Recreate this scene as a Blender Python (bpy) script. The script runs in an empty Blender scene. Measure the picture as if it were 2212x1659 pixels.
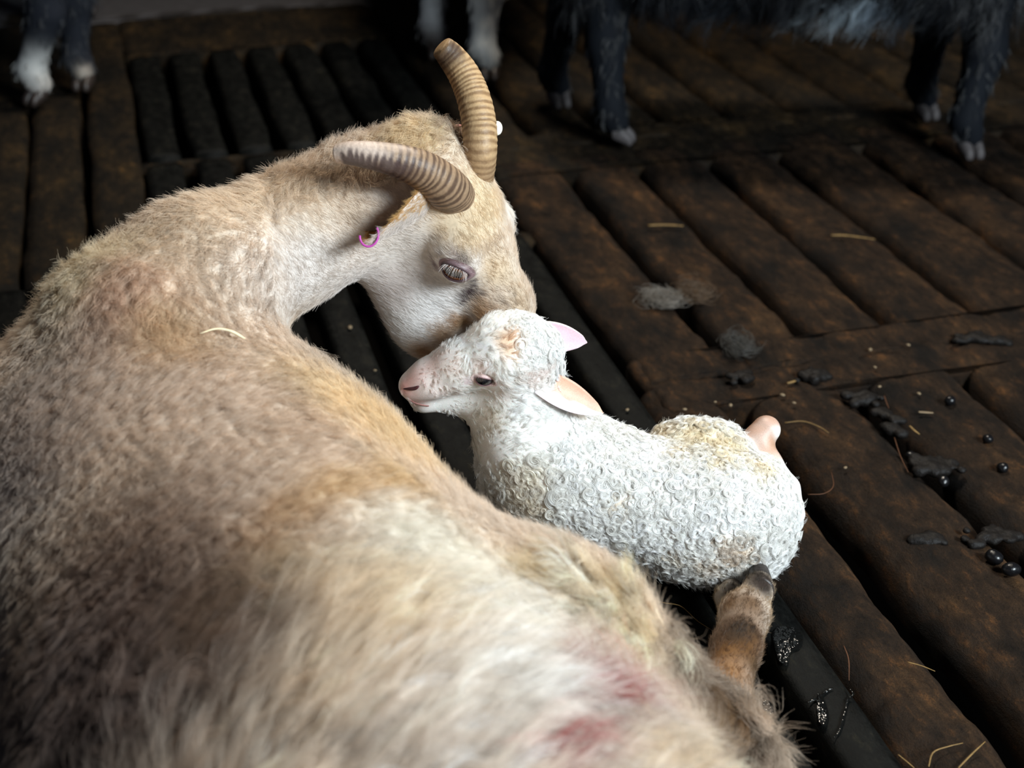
import bpy, math, random
import numpy as np
from mathutils import Vector, Matrix

random.seed(7)
RNG = np.random.default_rng(11)
FURD = 1.0          # overall strand density
SCN = bpy.context.scene
COL = SCN.collection

# ---------------------------------------------------------------- camera
PITCH = math.radians(29.2)
CAMH = 0.9
FPX = 3072.2        # 50 mm on a 36 mm sensor, 2212 px wide
cam = bpy.data.cameras.new('camera')
cam.lens = 50.0
cam.sensor_width = 36.0
cam.clip_start = 0.05
cam.clip_end = 50
cam.dof.use_dof = True
cam.dof.focus_distance = 1.40
cam.dof.aperture_fstop = 4.7
camo = bpy.data.objects.new('camera', cam)
COL.objects.link(camo)
camo.location = (0, 0, CAMH)
camo.rotation_euler = (math.pi / 2 - PITCH, 0, 0)
SCN.camera = camo

# ---------------------------------------------------------------- light
SCN.view_settings.view_transform = 'Standard'
SCN.view_settings.look = 'None'
SCN.view_settings.gamma = 1.0
SCN.view_settings.use_curve_mapping = False
SCN.view_settings.exposure = 1.1
SCN.cycles.max_bounces = 6
SCN.cycles.diffuse_bounces = 3
SCN.cycles.glossy_bounces = 3
SCN.cycles.transmission_bounces = 4
SCN.cycles.transparent_max_bounces = 6
SCN.cycles.use_denoising = True
SCN.cycles.sample_clamp_indirect = 6.0

wld = bpy.data.worlds.new('barn_air')
SCN.world = wld
wld.use_nodes = True
wld.node_tree.nodes['Background'].inputs[0].default_value = (0.55, 0.68, 1.0, 1)
wld.node_tree.nodes['Background'].inputs[1].default_value = 0.018


def area(name, loc, target, sx, sy, watts, colr):
    l = bpy.data.lights.new(name, 'AREA')
    l.shape = 'RECTANGLE'
    l.size, l.size_y = sx, sy
    l.energy = watts
    l.color = colr
    o = bpy.data.objects.new(name, l)
    COL.objects.link(o)
    o.location = loc
    o.rotation_euler = (Vector(target) - Vector(loc)).to_track_quat('-Z', 'Y').to_euler()
    return o


area('window_daylight', (1.70, -0.22, 1.55), (0.0, 1.15, 0.2), 0.9, 0.7, 66, (0.84, 0.94, 1.0))
area('ceiling_lamp', (0.25, 2.7, 2.3), (-0.1, 1.2, 0.2), 0.6, 0.3, 26, (1.0, 0.90, 0.76))

# ---------------------------------------------------------------- frames and small maths
SP, CP = math.sin(PITCH), math.cos(PITCH)
CF = np.array([0, CP, -SP])      # viewing direction
CU = np.array([0, SP, CP])       # picture up
CR = np.array([1.0, 0, 0])       # picture right
CAM = np.array([0, 0, CAMH])


def P(u, v, D):
    """a point at depth D (m) in front of the camera that shows at pixel u, v of the 2212 x 1659 frame"""
    return CAM + D * (CF + CR * (u - 1106.0) / FPX - CU * (v - 829.5) / FPX)


def PZ(u, v, z):
    k = SP + CP * (v - 829.5) / FPX
    return P(u, v, (CAMH - z) / k)


def cv(r, up, deep):
    return CR * r + CU * up + CF * deep


def unit(a):
    a = np.asarray(a, float)
    return a / (np.linalg.norm(a, axis=-1, keepdims=True) + 1e-12)


def lin(*c):
    c = np.asarray(c, float) / 255.0
    return np.where(c <= 0.04045, c / 12.92, ((c + 0.055) / 1.055) ** 2.4)


def _hash(i, j, k, s):
    h = (i * 374761393 + j * 668265263 + k * 2147483647 + s * 974711) & 0xffffffff
    h = ((h ^ (h >> 13)) * 1274126177) & 0xffffffff
    h = (h ^ (h >> 16)) & 0xffffff
    return h.astype(np.float32) / 8388608.0 - 1.0


def vnoise(p, s=0):
    p = np.asarray(p, np.float64)
    f = np.floor(p)
    i = f.astype(np.int64)
    t = p - f
    t = t * t * (3 - 2 * t)
    out = 0
    for a in (0, 1):
        wa = t[..., 0] if a else 1 - t[..., 0]
        for b in (0, 1):
            wb = t[..., 1] if b else 1 - t[..., 1]
            for c in (0, 1):
                wc = t[..., 2] if c else 1 - t[..., 2]
                out = out + wa * wb * wc * _hash(i[..., 0] + a, i[..., 1] + b, i[..., 2] + c, s)
    return out


def fbm(p, s=0, o=3):
    p = np.asarray(p, np.float64)
    r, a = 0, 1.0
    for q in range(o):
        r = r + a * vnoise(p * (2 ** q) + 17.3 * q, s + q)
        a *= 0.5
    return r


def sm(x, a, b):
    t = np.clip((x - a) / (b - a), 0, 1)
    return t * t * (3 - 2 * t)


# ---------------------------------------------------------------- object helpers
def link(o, parent=None):
    COL.objects.link(o)
    if parent is not None:
        o.parent = parent
        if parent.type == 'EMPTY':
            o.matrix_parent_inverse = Matrix.Translation(-parent.location)
    return o


def root(name, loc):
    o = bpy.data.objects.new(name, None)
    o.empty_display_size = 0.05
    o.location = [float(q) for q in loc]
    return link(o)


def tag(o, label=None, cat=None, group=None, kind=None):
    if label:
        o['label'] = label
    if cat:
        o['category'] = cat
    if group:
        o['group'] = group
    if kind:
        o['kind'] = kind
    return o


def mesh_obj(name, V, Fc, mat, parent=None, col=None, smooth=True):
    V = np.asarray(V, np.float32)
    me = bpy.data.meshes.new(name)
    if isinstance(Fc, np.ndarray) and Fc.shape[1] == 4:
        n = len(Fc)
        me.vertices.add(len(V))
        me.vertices.foreach_set('co', V.ravel())
        me.loops.add(n * 4)
        me.loops.foreach_set('vertex_index', Fc.astype(np.int32).ravel())
        me.polygons.add(n)
        me.polygons.foreach_set('loop_start', np.arange(0, n * 4, 4, dtype=np.int32))
        me.update(calc_edges=True)
        me.validate()
    else:
        me.from_pydata([tuple(map(float, v)) for v in V], [], [tuple(int(i) for i in f) for f in Fc])
        me.update()
    if smooth:
        me.polygons.foreach_set('use_smooth', np.ones(len(me.polygons), bool))
    if col is not None:
        c = np.ones((len(V), 4), np.float32)
        c[:, :3] = col
        at = me.color_attributes.new('Col', 'FLOAT_COLOR', 'POINT')
        at.data.foreach_set('color', c.ravel())
    me.materials.append(mat)
    return link(bpy.data.objects.new(name, me), parent)


def centripetal(pts, n):
    """Catmull-Rom through pts (any width), n samples"""
    pts = np.asarray(pts, float)
    q = np.vstack([2 * pts[0] - pts[1], pts, 2 * pts[-1] - pts[-2]])
    m = len(pts) - 1
    x = np.linspace(0, m, n)
    i = np.minimum(x.astype(int), m - 1)
    t = (x - i)[:, None]
    a, b, c, d = q[i], q[i + 1], q[i + 2], q[i + 3]
    return 0.5 * (2 * b + (c - a) * t + (2 * a - 5 * b + 4 * c - d) * t ** 2 + (3 * b - a - 3 * c + d) * t ** 3)


def frames(path):
    """parallel-transport frames along a path"""
    T = unit(np.gradient(path, axis=0))
    ref = np.array([0, 0, 1.0]) if abs(T[0][2]) < 0.9 else np.array([1.0, 0, 0])
    N = [unit(np.cross(T[0], ref))]
    for k in range(1, len(T)):
        n = N[-1] - T[k] * np.dot(N[-1], T[k])
        N.append(unit(n))
    N = np.array(N)
    return T, N, np.cross(T, N)


def tube_mesh(path, rad, seg=10, cap=True, flat=1.0):
    path = np.asarray(path, float)
    rad = np.broadcast_to(np.asarray(rad, float), (len(path),)) if np.ndim(rad) < 2 else rad
    T, N, B = frames(path)
    ang = np.linspace(0, 2 * np.pi, seg, endpoint=False)
    if np.ndim(rad) == 1:
        rad = np.repeat(rad[:, None], seg, 1)
    V = path[:, None] + rad[..., None] * (np.cos(ang)[None, :, None] * N[:, None] + flat * np.sin(ang)[None, :, None] * B[:, None])
    n = len(path)
    Fc = []
    for i in range(n - 1):
        for j in range(seg):
            Fc.append((i * seg + j, i * seg + (j + 1) % seg, (i + 1) * seg + (j + 1) % seg, (i + 1) * seg + j))
    V = V.reshape(-1, 3)
    if cap:
        V = np.vstack([V, path[:1], path[-1:]])
        a, b = len(V) - 2, len(V) - 1
        for j in range(seg):
            Fc.append((a, (j + 1) % seg, j))
            Fc.append((b, (n - 1) * seg + j, (n - 1) * seg + (j + 1) % seg))
    return V, Fc


def ball_mesh(c, r, axes=None, nu=20, nv=12):
    c = np.asarray(c, float)
    A = np.eye(3) if axes is None else np.asarray(axes, float)
    r = np.broadcast_to(np.asarray(r, float), (3,))
    V, Fc = [], []
    for i in range(nv + 1):
        th = math.pi * i / nv
        for j in range(nu):
            ph = 2 * math.pi * j / nu
            l = np.array([math.sin(th) * math.cos(ph), math.sin(th) * math.sin(ph), math.cos(th)]) * r
            V.append(c + l @ A)
    for i in range(nv):
        for j in range(nu):
            Fc.append((i * nu + j, (i + 1) * nu + j, (i + 1) * nu + (j + 1) % nu, i * nu + (j + 1) % nu))
    return np.array(V), Fc


def join(*ms):
    V, Fc, o = [], [], 0
    for v, f in ms:
        V.append(v)
        Fc += [tuple(i + o for i in q) for q in f]
        o += len(v)
    return np.vstack(V), Fc


# ---------------------------------------------------------------- implicit body modelling
class Body:
    """a body as one smooth union of tapered limbs and ellipsoids, meshed as one continuous surface"""

    def __init__(self):
        self.ops = []

    def limb(self, pts, k=0.03, squash=None):
        """pts: list of (point, radius); squash=(axis, factor) flattens the section along axis"""
        for (a, ra), (b, rb) in zip(pts[:-1], pts[1:]):
            M = None
            if squash:
                ax = unit(squash[0])
                M = np.eye(3) + (1 / squash[1] - 1) * np.outer(ax, ax)
            self.ops.append(('c', np.asarray(a, float), np.asarray(b, float), ra, rb, k, M))
        return self

    def ell(self, c, axes, r, k=0.03, sub=False):
        self.ops.append(('s' if sub else 'e', np.asarray(c, float), np.asarray(axes, float), np.asarray(r, float), k))
        return self

    def __call__(self, X):
        X = np.asarray(X, np.float32)
        d = np.full(len(X), 9.0, np.float32)
        for op in self.ops:
            if op[0] == 'c':
                _, a, b, ra, rb, k, M = op
                Y, a2, b2 = X, a, b
                if M is not None:
                    Y = X @ M.T.astype(np.float32)
                    a2, b2 = M @ a, M @ b
                pa = Y - a2.astype(np.float32)
                ba = (b2 - a2).astype(np.float32)
                h = np.clip((pa @ ba) / max(float(ba @ ba), 1e-9), 0, 1)
                e = np.sqrt(((pa - h[:, None] * ba) ** 2).sum(1)) - (ra + (rb - ra) * h)
                if M is not None:
                    e *= 0.9
            else:
                _, c, A, r, k = op
                q = (X - c.astype(np.float32)) @ A.T.astype(np.float32)
                r = r.astype(np.float32)
                k0 = np.sqrt(((q / r) ** 2).sum(1))
                k1 = np.sqrt(((q / r ** 2) ** 2).sum(1)) + 1e-6
                e = k0 * (k0 - 1) / k1
            if op[0] == 's':
                e = -e
                h = np.clip(0.5 + 0.5 * (e - d) / k, 0, 1)
                d = d * (1 - h) + e * h + k * h * (1 - h)
            else:
                h = np.clip(0.5 + 0.5 * (e - d) / k, 0, 1)
                d = d * h + e * (1 - h) - k * h * (1 - h)
        return d

    def grad(self, X, e=0.0015):
        g = np.empty((len(X), 3), np.float32)
        for i in range(3):
            dx = np.zeros(3, np.float32)
            dx[i] = e
            g[:, i] = self(X + dx) - self(X - dx)
        return unit(g)

    def mesh(self, lo, hi, cell):
        lo = np.asarray(lo, float)
        hi = np.asarray(hi, float)
        B = 8
        nb = np.ceil((hi - lo) / cell / B).astype(int) + 1
        n = nb * B
        bi = np.stack(np.meshgrid(*[np.arange(q) for q in nb], indexing='ij'), -1).reshape(-1, 3)
        cd = self(lo + (bi + 0.5) * B * cell)
        vol = np.repeat(np.repeat(np.repeat(cd.reshape(nb), B, 0), B, 1), B, 2).astype(np.float32)
        act = bi[np.abs(cd) < B * cell * 1.6]
        loc = np.stack(np.meshgrid(*[np.arange(B)] * 3, indexing='ij'), -1).reshape(-1, 3)
        for s in range(0, len(act), 1500):
            g = (act[s:s + 1500, None] * B + loc[None]).reshape(-1, 3)
            vol[g[:, 0], g[:, 1], g[:, 2]] = self(lo + g * cell)
        S = vol < 0
        cnt = np.zeros(np.array(vol.shape) - 1, np.int8)
        corners = [(a, b, c) for a in (0, 1) for b in (0, 1) for c in (0, 1)]
        sh = cnt.shape
        for a, b, c in corners:
            cnt += S[a:a + sh[0], b:b + sh[1], c:c + sh[2]]
        ids = np.argwhere((cnt > 0) & (cnt < 8))
        vid = np.full(sh, -1, np.int32)
        vid[ids[:, 0], ids[:, 1], ids[:, 2]] = np.arange(len(ids))
        cvv = np.stack([vol[ids[:, 0] + a, ids[:, 1] + b, ids[:, 2] + c] for a, b, c in corners], 1)
        acc = np.zeros((len(ids), 3))
        num = np.zeros(len(ids))
        for i in range(8):
            for j in range(i + 1, 8):
                df = np.abs(np.subtract(corners[i], corners[j]))
                if df.sum() != 1:
                    continue
                a, b = cvv[:, i], cvv[:, j]
                m = (a < 0) != (b < 0)
                t = np.where(m, a / np.where(m, a - b, 1), 0)
                acc += m[:, None] * (np.array(corners[i]) + t[:, None] * (np.array(corners[j]) - np.array(corners[i])))
                num += m
        V = lo + (ids + acc / num[:, None]) * cell
        Fs = []
        for ax in range(3):
            o1, o2 = [(1, 2), (2, 0), (0, 1)][ax]
            s0 = [slice(1, sh[q]) for q in range(3)]
            s0[ax] = slice(0, sh[ax])
            s1 = list(s0)
            s1[ax] = slice(1, sh[ax] + 1)
            A, C = S[tuple(s0)], S[tuple(s1)]
            for flip, m in ((False, A & ~C), (True, ~A & C)):
                e = np.argwhere(m)
                if not len(e):
                    continue
                off = np.ones(3, int)
                off[ax] = 0
                e = e + off
                d1 = np.zeros(3, int)
                d1[o1] = 1
                d2 = np.zeros(3, int)
                d2[o2] = 1
                q = [vid[tuple((e - d).T)] for d in (d1 + d2, d2, 0 * d1, d1)]
                q = np.stack(q, 1)
                Fs.append(q[:, ::-1] if flip else q)
        Fc = np.vstack(Fs)
        Fc = Fc[(Fc >= 0).all(1)]
        for _ in range(2):
            V = V - 0.8 * self(V)[:, None] * self.grad(V)
        return V, Fc


# ---------------------------------------------------------------- materials
def nodes_of(name):
    m = bpy.data.materials.new(name)
    m.use_nodes = True
    nt = m.node_tree
    nt.nodes.clear()
    out = nt.nodes.new('ShaderNodeOutputMaterial')
    return m, nt, out


def N(nt, kind, ins=None, **kw):
    n = nt.nodes.new('ShaderNode' + kind)
    for k, v in kw.items():
        setattr(n, k, v)
    for k, v in (ins or {}).items():
        if isinstance(v, tuple) and len(v) == 2 and hasattr(v[0], 'outputs'):
            nt.links.new(v[0].outputs[v[1]], n.inputs[k])
        else:
            n.inputs[k].default_value = v
    return n


def ramp(nt, src, stops):
    r = nt.nodes.new('ShaderNodeValToRGB')
    nt.links.new(src[0].outputs[src[1]], r.inputs[0])
    el = r.color_ramp.elements
    while len(el) < len(stops):
        el.new(0.5)
    for e, (p, c) in zip(el, stops):
        e.position = p
        e.color = (*c, 1) if len(c) == 3 else c
    return r


def plain(name, c, rough=0.6, spec=0.4, sss=0.0, bump=0.0, bscale=200, var=0.15):
    m, nt, out = nodes_of(name)
    tc = N(nt, 'TexCoord')
    nz = N(nt, 'TexNoise', {'Vector': (tc, 'Object'), 'Scale': bscale, 'Detail': 4.0})
    c = np.asarray(c)
    rp = ramp(nt, (nz, 0), [(0.3, tuple(c * (1 - var))), (0.7, tuple(np.minimum(c * (1 + var), 1)))])
    b = N(nt, 'BsdfPrincipled', {'Base Color': (rp, 0), 'Roughness': rough, 'Specular IOR Level': spec})
    if sss:
        b.inputs['Subsurface Weight'].default_value = sss
        b.inputs['Subsurface Radius'].default_value = (0.01, 0.004, 0.003)
        b.inputs['Subsurface Scale'].default_value = 0.5
    if bump:
        bp = N(nt, 'Bump', {'Height': (nz, 0), 'Strength': bump, 'Distance': 0.002})
        nt.links.new(bp.outputs[0], b.inputs['Normal'])
    nt.links.new(b.outputs[0], out.inputs[0])
    return m


def painted(name, rough=0.7, spec=0.3, sss=0.0, bump=0.0, bscale=300, coat=0.0):
    """base colour carried by the surface ('Col'), small procedural mottling"""
    m, nt, out = nodes_of(name)
    at = N(nt, 'Attribute', attribute_name='Col')
    tc = N(nt, 'TexCoord')
    nz = N(nt, 'TexNoise', {'Vector': (tc, 'Object'), 'Scale': bscale, 'Detail': 5.0})
    rp = ramp(nt, (nz, 0), [(0.3, (0.82,) * 3), (0.7, (1.0,) * 3)])
    mx = N(nt, 'Mix', data_type='RGBA', blend_type='MULTIPLY')
    mx.inputs[0].default_value = 1
    nt.links.new(at.outputs['Color'], mx.inputs[6])
    nt.links.new(rp.outputs[0], mx.inputs[7])
    b = N(nt, 'BsdfPrincipled', {'Roughness': rough, 'Specular IOR Level': spec, 'Coat Weight': coat, 'Coat Roughness': 0.15})
    nt.links.new(mx.outputs[2], b.inputs['Base Color'])
    if sss:
        b.inputs['Subsurface Weight'].default_value = sss
        b.inputs['Subsurface Radius'].default_value = (0.01, 0.004, 0.003)
        b.inputs['Subsurface Scale'].default_value = 0.4
    if bump:
        bp = N(nt, 'Bump', {'Height': (nz, 0), 'Strength': bump, 'Distance': 0.002})
        nt.links.new(bp.outputs[0], b.inputs['Normal'])
    nt.links.new(b.outputs[0], out.inputs[0])
    return m


def hairmat(name, trans=0.35, gloss=0.06, rough=0.35):
    m, nt, out = nodes_of(name)
    at = N(nt, 'Attribute', attribute_name='Col')
    d = N(nt, 'BsdfDiffuse', {'Color': (at, 'Color')})
    t = N(nt, 'BsdfTranslucent', {'Color': (at, 'Color')})
    mx = N(nt, 'MixShader', {0: trans, 1: (d, 0), 2: (t, 0)})
    g = N(nt, 'BsdfGlossy', {'Color': (1, 1, 1, 1), 'Roughness': rough})
    mg = N(nt, 'MixShader', {0: gloss, 1: (mx, 0), 2: (g, 0)})
    nt.links.new(mg.outputs[0], out.inputs[0])
    return m


M_SKIN = painted('animal_skin', 0.8, 0.15)
M_SOFT = painted('bare_skin', 0.45, 0.4, sss=0.25, bump=0.12, bscale=900)
M_HORN = painted('horn_keratin', 0.5, 0.35, bump=0.25, bscale=350)
M_WOOL = hairmat('wool_fibre', 0.4, 0.03, 0.5)
M_WET = hairmat('wet_lamb_curl', 0.50, 0.06, 0.25)
M_DARKWOOL = hairmat('black_wool_fibre', 0.2, 0.05, 0.45)


# ---------------------------------------------------------------- hair
def hair_obj(name, pts, rad, col, mat, parent):
    """pts (N,K,3), rad (N,K) or (K,), col (N,3): one object of fibres"""
    n, k = pts.shape[:2]
    hc = bpy.data.hair_curves.new(name)
    hc.add_curves([k] * n)
    hc.position_data.foreach_set('vector', np.ascontiguousarray(pts, np.float32).ravel())
    r = hc.attributes.get('radius') or hc.attributes.new('radius', 'FLOAT', 'POINT')
    rr = np.broadcast_to(rad, (n, k)) if np.ndim(rad) < 3 else rad
    r.data.foreach_set('value', np.ascontiguousarray(rr, np.float32).ravel())
    a = hc.attributes.new('Col', 'FLOAT_COLOR', 'CURVE')
    c = np.ones((n, 4), np.float32)
    c[:, :3] = col
    a.data.foreach_set('color', c.ravel())
    hc.materials.append(mat)
    return link(bpy.data.objects.new(name, hc), parent)


def scatter(V, Fc, n, dens):
    """n random points on a quad mesh, weighted by area x dens(vertex); returns positions and face normals"""
    a, b, c, d = (V[Fc[:, i]] for i in range(4))
    nr = np.cross(c - a, d - b)
    ar = np.linalg.norm(nr, axis=1) * 0.5
    w = ar * dens[Fc].mean(1)
    w /= w.sum()
    f = RNG.choice(len(Fc), n, p=w)
    s, t = RNG.random((2, n, 1))
    pos = (a[f] * (1 - s) + b[f] * s) * (1 - t) + (d[f] * (1 - s) + c[f] * s) * t
    return pos, f


def tangents(nrm):
    ref = np.where(np.abs(nrm[:, 2:3]) < 0.9, [[0, 0, 1.0]], [[1.0, 0, 0]])
    t1 = unit(np.cross(nrm, ref))
    return t1, np.cross(nrm, t1)


def surf(body, u, v, D0=0.5):
    """the point of a body that pixel u, v looks at"""
    d = unit(P(u, v, 1.0) - CAM)
    q = CAM + d * D0
    for _ in range(90):
        e = float(body(q[None])[0])
        if e < 0.0004:
            break
        q = q + d * max(e * 0.7, 0.0004)
        if np.linalg.norm(q - CAM) > 3.2:
            break
    return q



# ================================================================ the slatted floor
SLAT = math.atan2(976, 3520)                 # the slats run this far left of the viewing direction
SD = np.array([-math.sin(SLAT), math.cos(SLAT), 0])
ST = np.array([math.cos(SLAT), math.sin(SLAT), 0])


def floor_xyz(t, s, z):
    return ST * np.asarray(t)[..., None] + SD * np.asarray(s)[..., None] + np.array([0, 0, 1.0]) * np.asarray(z)[..., None]


def slat_mesh(t0, t1, s0, s1, seed, crown=0.004, rough=0.003, depth=0.05, step=0.008, edge=0.012, wob=0.004, drop=0.0):
    """one slat: rounded crown, worn edges, an uneven crust"""
    ns = max(2, int((s1 - s0) / step))
    nt_ = max(6, int((t1 - t0) / step))
    x = np.linspace(-1, 1, nt_)
    x = np.sign(x) * np.abs(x) ** 0.8
    w = (t1 - t0) / 2
    ss = np.linspace(s0, s1, ns)
    X, Sg = np.meshgrid(x, ss)
    base = np.stack([X * w + (t0 + t1) / 2, Sg, np.full_like(X, seed * 3.1)], -1)
    tt = (t0 + t1) / 2 + X * w + wob * fbm(np.stack([Sg * 9, np.sign(X) * 3.0 + seed, 0 * X], -1), 5) * np.abs(X) ** 3
    ed = np.clip((w * (1 - np.abs(X))) / edge, 0, 1)
    z = crown * (1 - X ** 2) - crown - edge * 0.8 * (1 - np.sqrt(1 - (1 - ed) ** 2))
    z = z + rough * (fbm(base * 28, 3, 4) * 0.8 + 0.9 * np.maximum(fbm(base * 9, 9, 2), -0.2)) - drop
    top = floor_xyz(tt, Sg, z)
    lo = floor_xyz(tt[:, [0, -1]], Sg[:, [0, -1]], np.full((ns, 2), -depth))
    V = np.concatenate([lo[:, :1], top, lo[:, 1:]], 1)
    m = nt_ + 2
    i = np.arange(ns - 1)[:, None] * m + np.arange(m - 1)[None]
    Fc = np.stack([i, i + 1, i + m + 1, i + m], -1).reshape(-1, 4)
    V = V.reshape(-1, 3)
    # end caps
    caps = []
    for r, fl in ((0, False), (ns - 1, True)):
        o = r * m
        for j in range(m // 2 - 1):
            q = [o + j, o + m - 1 - j, o + m - 2 - j, o + j + 1]
            caps.append(q[::-1] if fl else q)
    return V, np.vstack([Fc, np.array(caps)])


def floor_material(name, dark, mid, light, rough0, rough1, bump, light_at=0.62, wet=0.0, spec=0.35):
    m, nt, out = nodes_of(name)
    tc = N(nt, 'TexCoord')
    mp = N(nt, 'Mapping', {'Vector': (tc, 'Object'), 'Rotation': (0, 0, -SLAT)})
    st = N(nt, 'Mapping', {'Vector': (mp, 0), 'Scale': (1.0, 0.45, 1.0)})
    n1 = N(nt, 'TexNoise', {'Vector': (st, 0), 'Scale': 14.0, 'Detail': 6.0, 'Roughness': 0.62})
    n2 = N(nt, 'TexNoise', {'Vector': (st, 0), 'Scale': 62.0, 'Detail': 8.0, 'Roughness': 0.75})
    n3 = N(nt, 'TexNoise', {'Vector': (mp, 0), 'Scale': 420.0, 'Detail': 3.0, 'Distortion': 1.5})
    r1 = ramp(nt, (n1, 0), [(0.36, dark), (0.55, mid), (0.72, light)])
    r2 = ramp(nt, (n2, 0), [(0.34, (0.35,) * 3), (0.54, (1,) * 3), (0.66, (2.6, 2.2, 1.7)), (0.74, (4.2, 3.4, 2.2))])
    mx = N(nt, 'Mix', data_type='RGBA', blend_type='MULTIPLY')
    mx.inputs[0].default_value = 1
    nt.links.new(r1.outputs[0], mx.inputs[6])
    nt.links.new(r2.outputs[0], mx.inputs[7])
    r3 = ramp(nt, (n3, 0), [(0.3, (0.5,) * 3), (0.7, (1.4,) * 3)])
    m2 = N(nt, 'Mix', data_type='RGBA', blend_type='MULTIPLY')
    m2.inputs[0].default_value = 0.8
    nt.links.new(mx.outputs[2], m2.inputs[6])
    nt.links.new(r3.outputs[0], m2.inputs[7])
    rr = ramp(nt, (n2, 0), [(0.35, (rough0,) * 3), (0.65, (rough1,) * 3)])
    b = N(nt, 'BsdfPrincipled', {'Specular IOR Level': spec})
    nt.links.new(m2.outputs[2], b.inputs['Base Color'])
    nt.links.new(rr.outputs[0], b.inputs['Roughness'])
    b1 = N(nt, 'Bump', {'Height': (n2, 0), 'Strength': bump, 'Distance': 0.006})
    b2 = N(nt, 'Bump', {'Height': (n3, 0), 'Strength': bump * 0.6, 'Distance': 0.0015, 'Normal': (b1, 0)})
    nt.links.new(b2.outputs[0], b.inputs['Normal'])
    nt.links.new(b.outputs[0], out.inputs[0])
    return m


M_BROWN = floor_material('caked_brown_slat', (0.0050, 0.0030, 0.0016), (0.025, 0.0130, 0.0058), (0.060, 0.030, 0.0115), 0.55, 0.9, 1.0, spec=0.16)
M_OCHRE = floor_material('ochre_board', (0.0042, 0.0028, 0.0013), (0.0155, 0.0095, 0.0038), (0.038, 0.022, 0.0072), 0.6, 0.9, 0.6, spec=0.16)
M_BLACK = floor_material('wet_dark_slat', (0.0025, 0.0027, 0.0024), (0.0048, 0.0050, 0.0044), (0.008, 0.0078, 0.0062), 0.45, 0.75, 0.35, spec=0.10)
M_PIT = plain('slurry_pit', (0.006, 0.005, 0.004), 0.9, 0.1)
M_CONC = plain('concrete_walk', (0.05, 0.046, 0.047), 0.85, 0.2, bump=0.3, bscale=40)


def panel(name, slats, mat, parent):
    Vs, Fs, o = [], [], 0
    for q in slats:
        v, f = slat_mesh(**q)
        Vs.append(v)
        Fs.append(f + o)
        o += len(v)
    return mesh_obj(name, np.vstack(Vs), np.vstack(Fs), mat, parent)


FLOOR = bpy.data.objects.new('floor', None)
link(FLOOR)
tag(FLOOR, kind='structure')
# caked brown slats on the right, near section
near = [dict(t0=0.583, t1=0.684, s0=0.30, s1=1.50, seed=1, crown=0.010, rough=0.0045, edge=0.03, wob=0.006, step=0.006),
        dict(t0=0.712, t1=0.852, s0=0.30, s1=1.50, seed=2, crown=0.010, rough=0.0045, edge=0.026, wob=0.007, step=0.006),
        dict(t0=0.872, t1=1.005, s0=0.30, s1=1.50, seed=3, crown=0.006, rough=0.004, edge=0.02, wob=0.005),
        dict(t0=1.022, t1=1.150, s0=0.30, s1=1.50, seed=4, crown=0.006, rough=0.004, edge=0.02),
        dict(t0=1.168, t1=1.30, s0=0.30, s1=1.50, seed=5, crown=0.006, rough=0.004, edge=0.02)]
panel('near_slat_panel', near, M_BROWN, FLOOR)
# a caked cross joint, then the middle section
panel('caked_cross_joint', [dict(t0=0.60, t1=1.9, s0=1.435, s1=1.575, seed=6, crown=0.0, rough=0.006, edge=0.012, drop=0.0035, step=0.006)], M_BROWN, FLOOR)
mid = []
for i, (a, b) in enumerate([(0.600, 0.722), (0.742, 0.854), (0.872, 0.985), (1.003, 1.122), (1.138, 1.288), (1.308, 1.43), (1.45, 1.58), (1.60, 1.75)]):
    mid.append(dict(t0=a, t1=b, s0=1.51, s1=2.34, seed=10 + i, crown=0.005, rough=0.0035, edge=0.015, wob=0.004))
panel('middle_slat_panel', mid, M_BROWN, FLOOR)
panel('caked_far_joint', [dict(t0=0.60, t1=2.4, s0=2.27, s1=2.47, seed=31, crown=0.0, rough=0.005, edge=0.012, drop=0.003, step=0.010)], M_OCHRE, FLOOR)
far = []
for i in range(13):
    a = 0.61 + 0.1335 * i
    far.append(dict(t0=a, t1=a + 0.116, s0=2.41, s1=4.4, seed=40 + i, crown=0.004, rough=0.003, edge=0.014, step=0.014))
panel('far_slat_panel', far, M_OCHRE, FLOOR)
# dark clean slats under the ewe and behind her
dk = []
for i in range(-12, 8):
    b = 0.5785 + 0.0762 * (i - 7)
    dk.append(dict(t0=b - 0.0495, t1=b, s0=0.10, s1=2.02, seed=60 + i, crown=0.0012, rough=0.0006, edge=0.004, wob=0.0006, step=0.02))
panel('dark_slat_panel', dk, M_BLACK, FLOOR)
dk = []
for i in range(7):
    a = 0.015 + 0.0845 * i
    dk.append(dict(t0=a, t1=a + 0.062, s0=2.05, s1=2.50, seed=90 + i, crown=0.001, rough=0.001, edge=0.006, step=0.02))
    dk.append(dict(t0=a, t1=a + 0.062, s0=2.54, s1=3.20, seed=110 + i, crown=0.001, rough=0.001, edge=0.006, step=0.02))
panel('far_dark_slat_panel', dk, M_BLACK, FLOOR)
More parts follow.
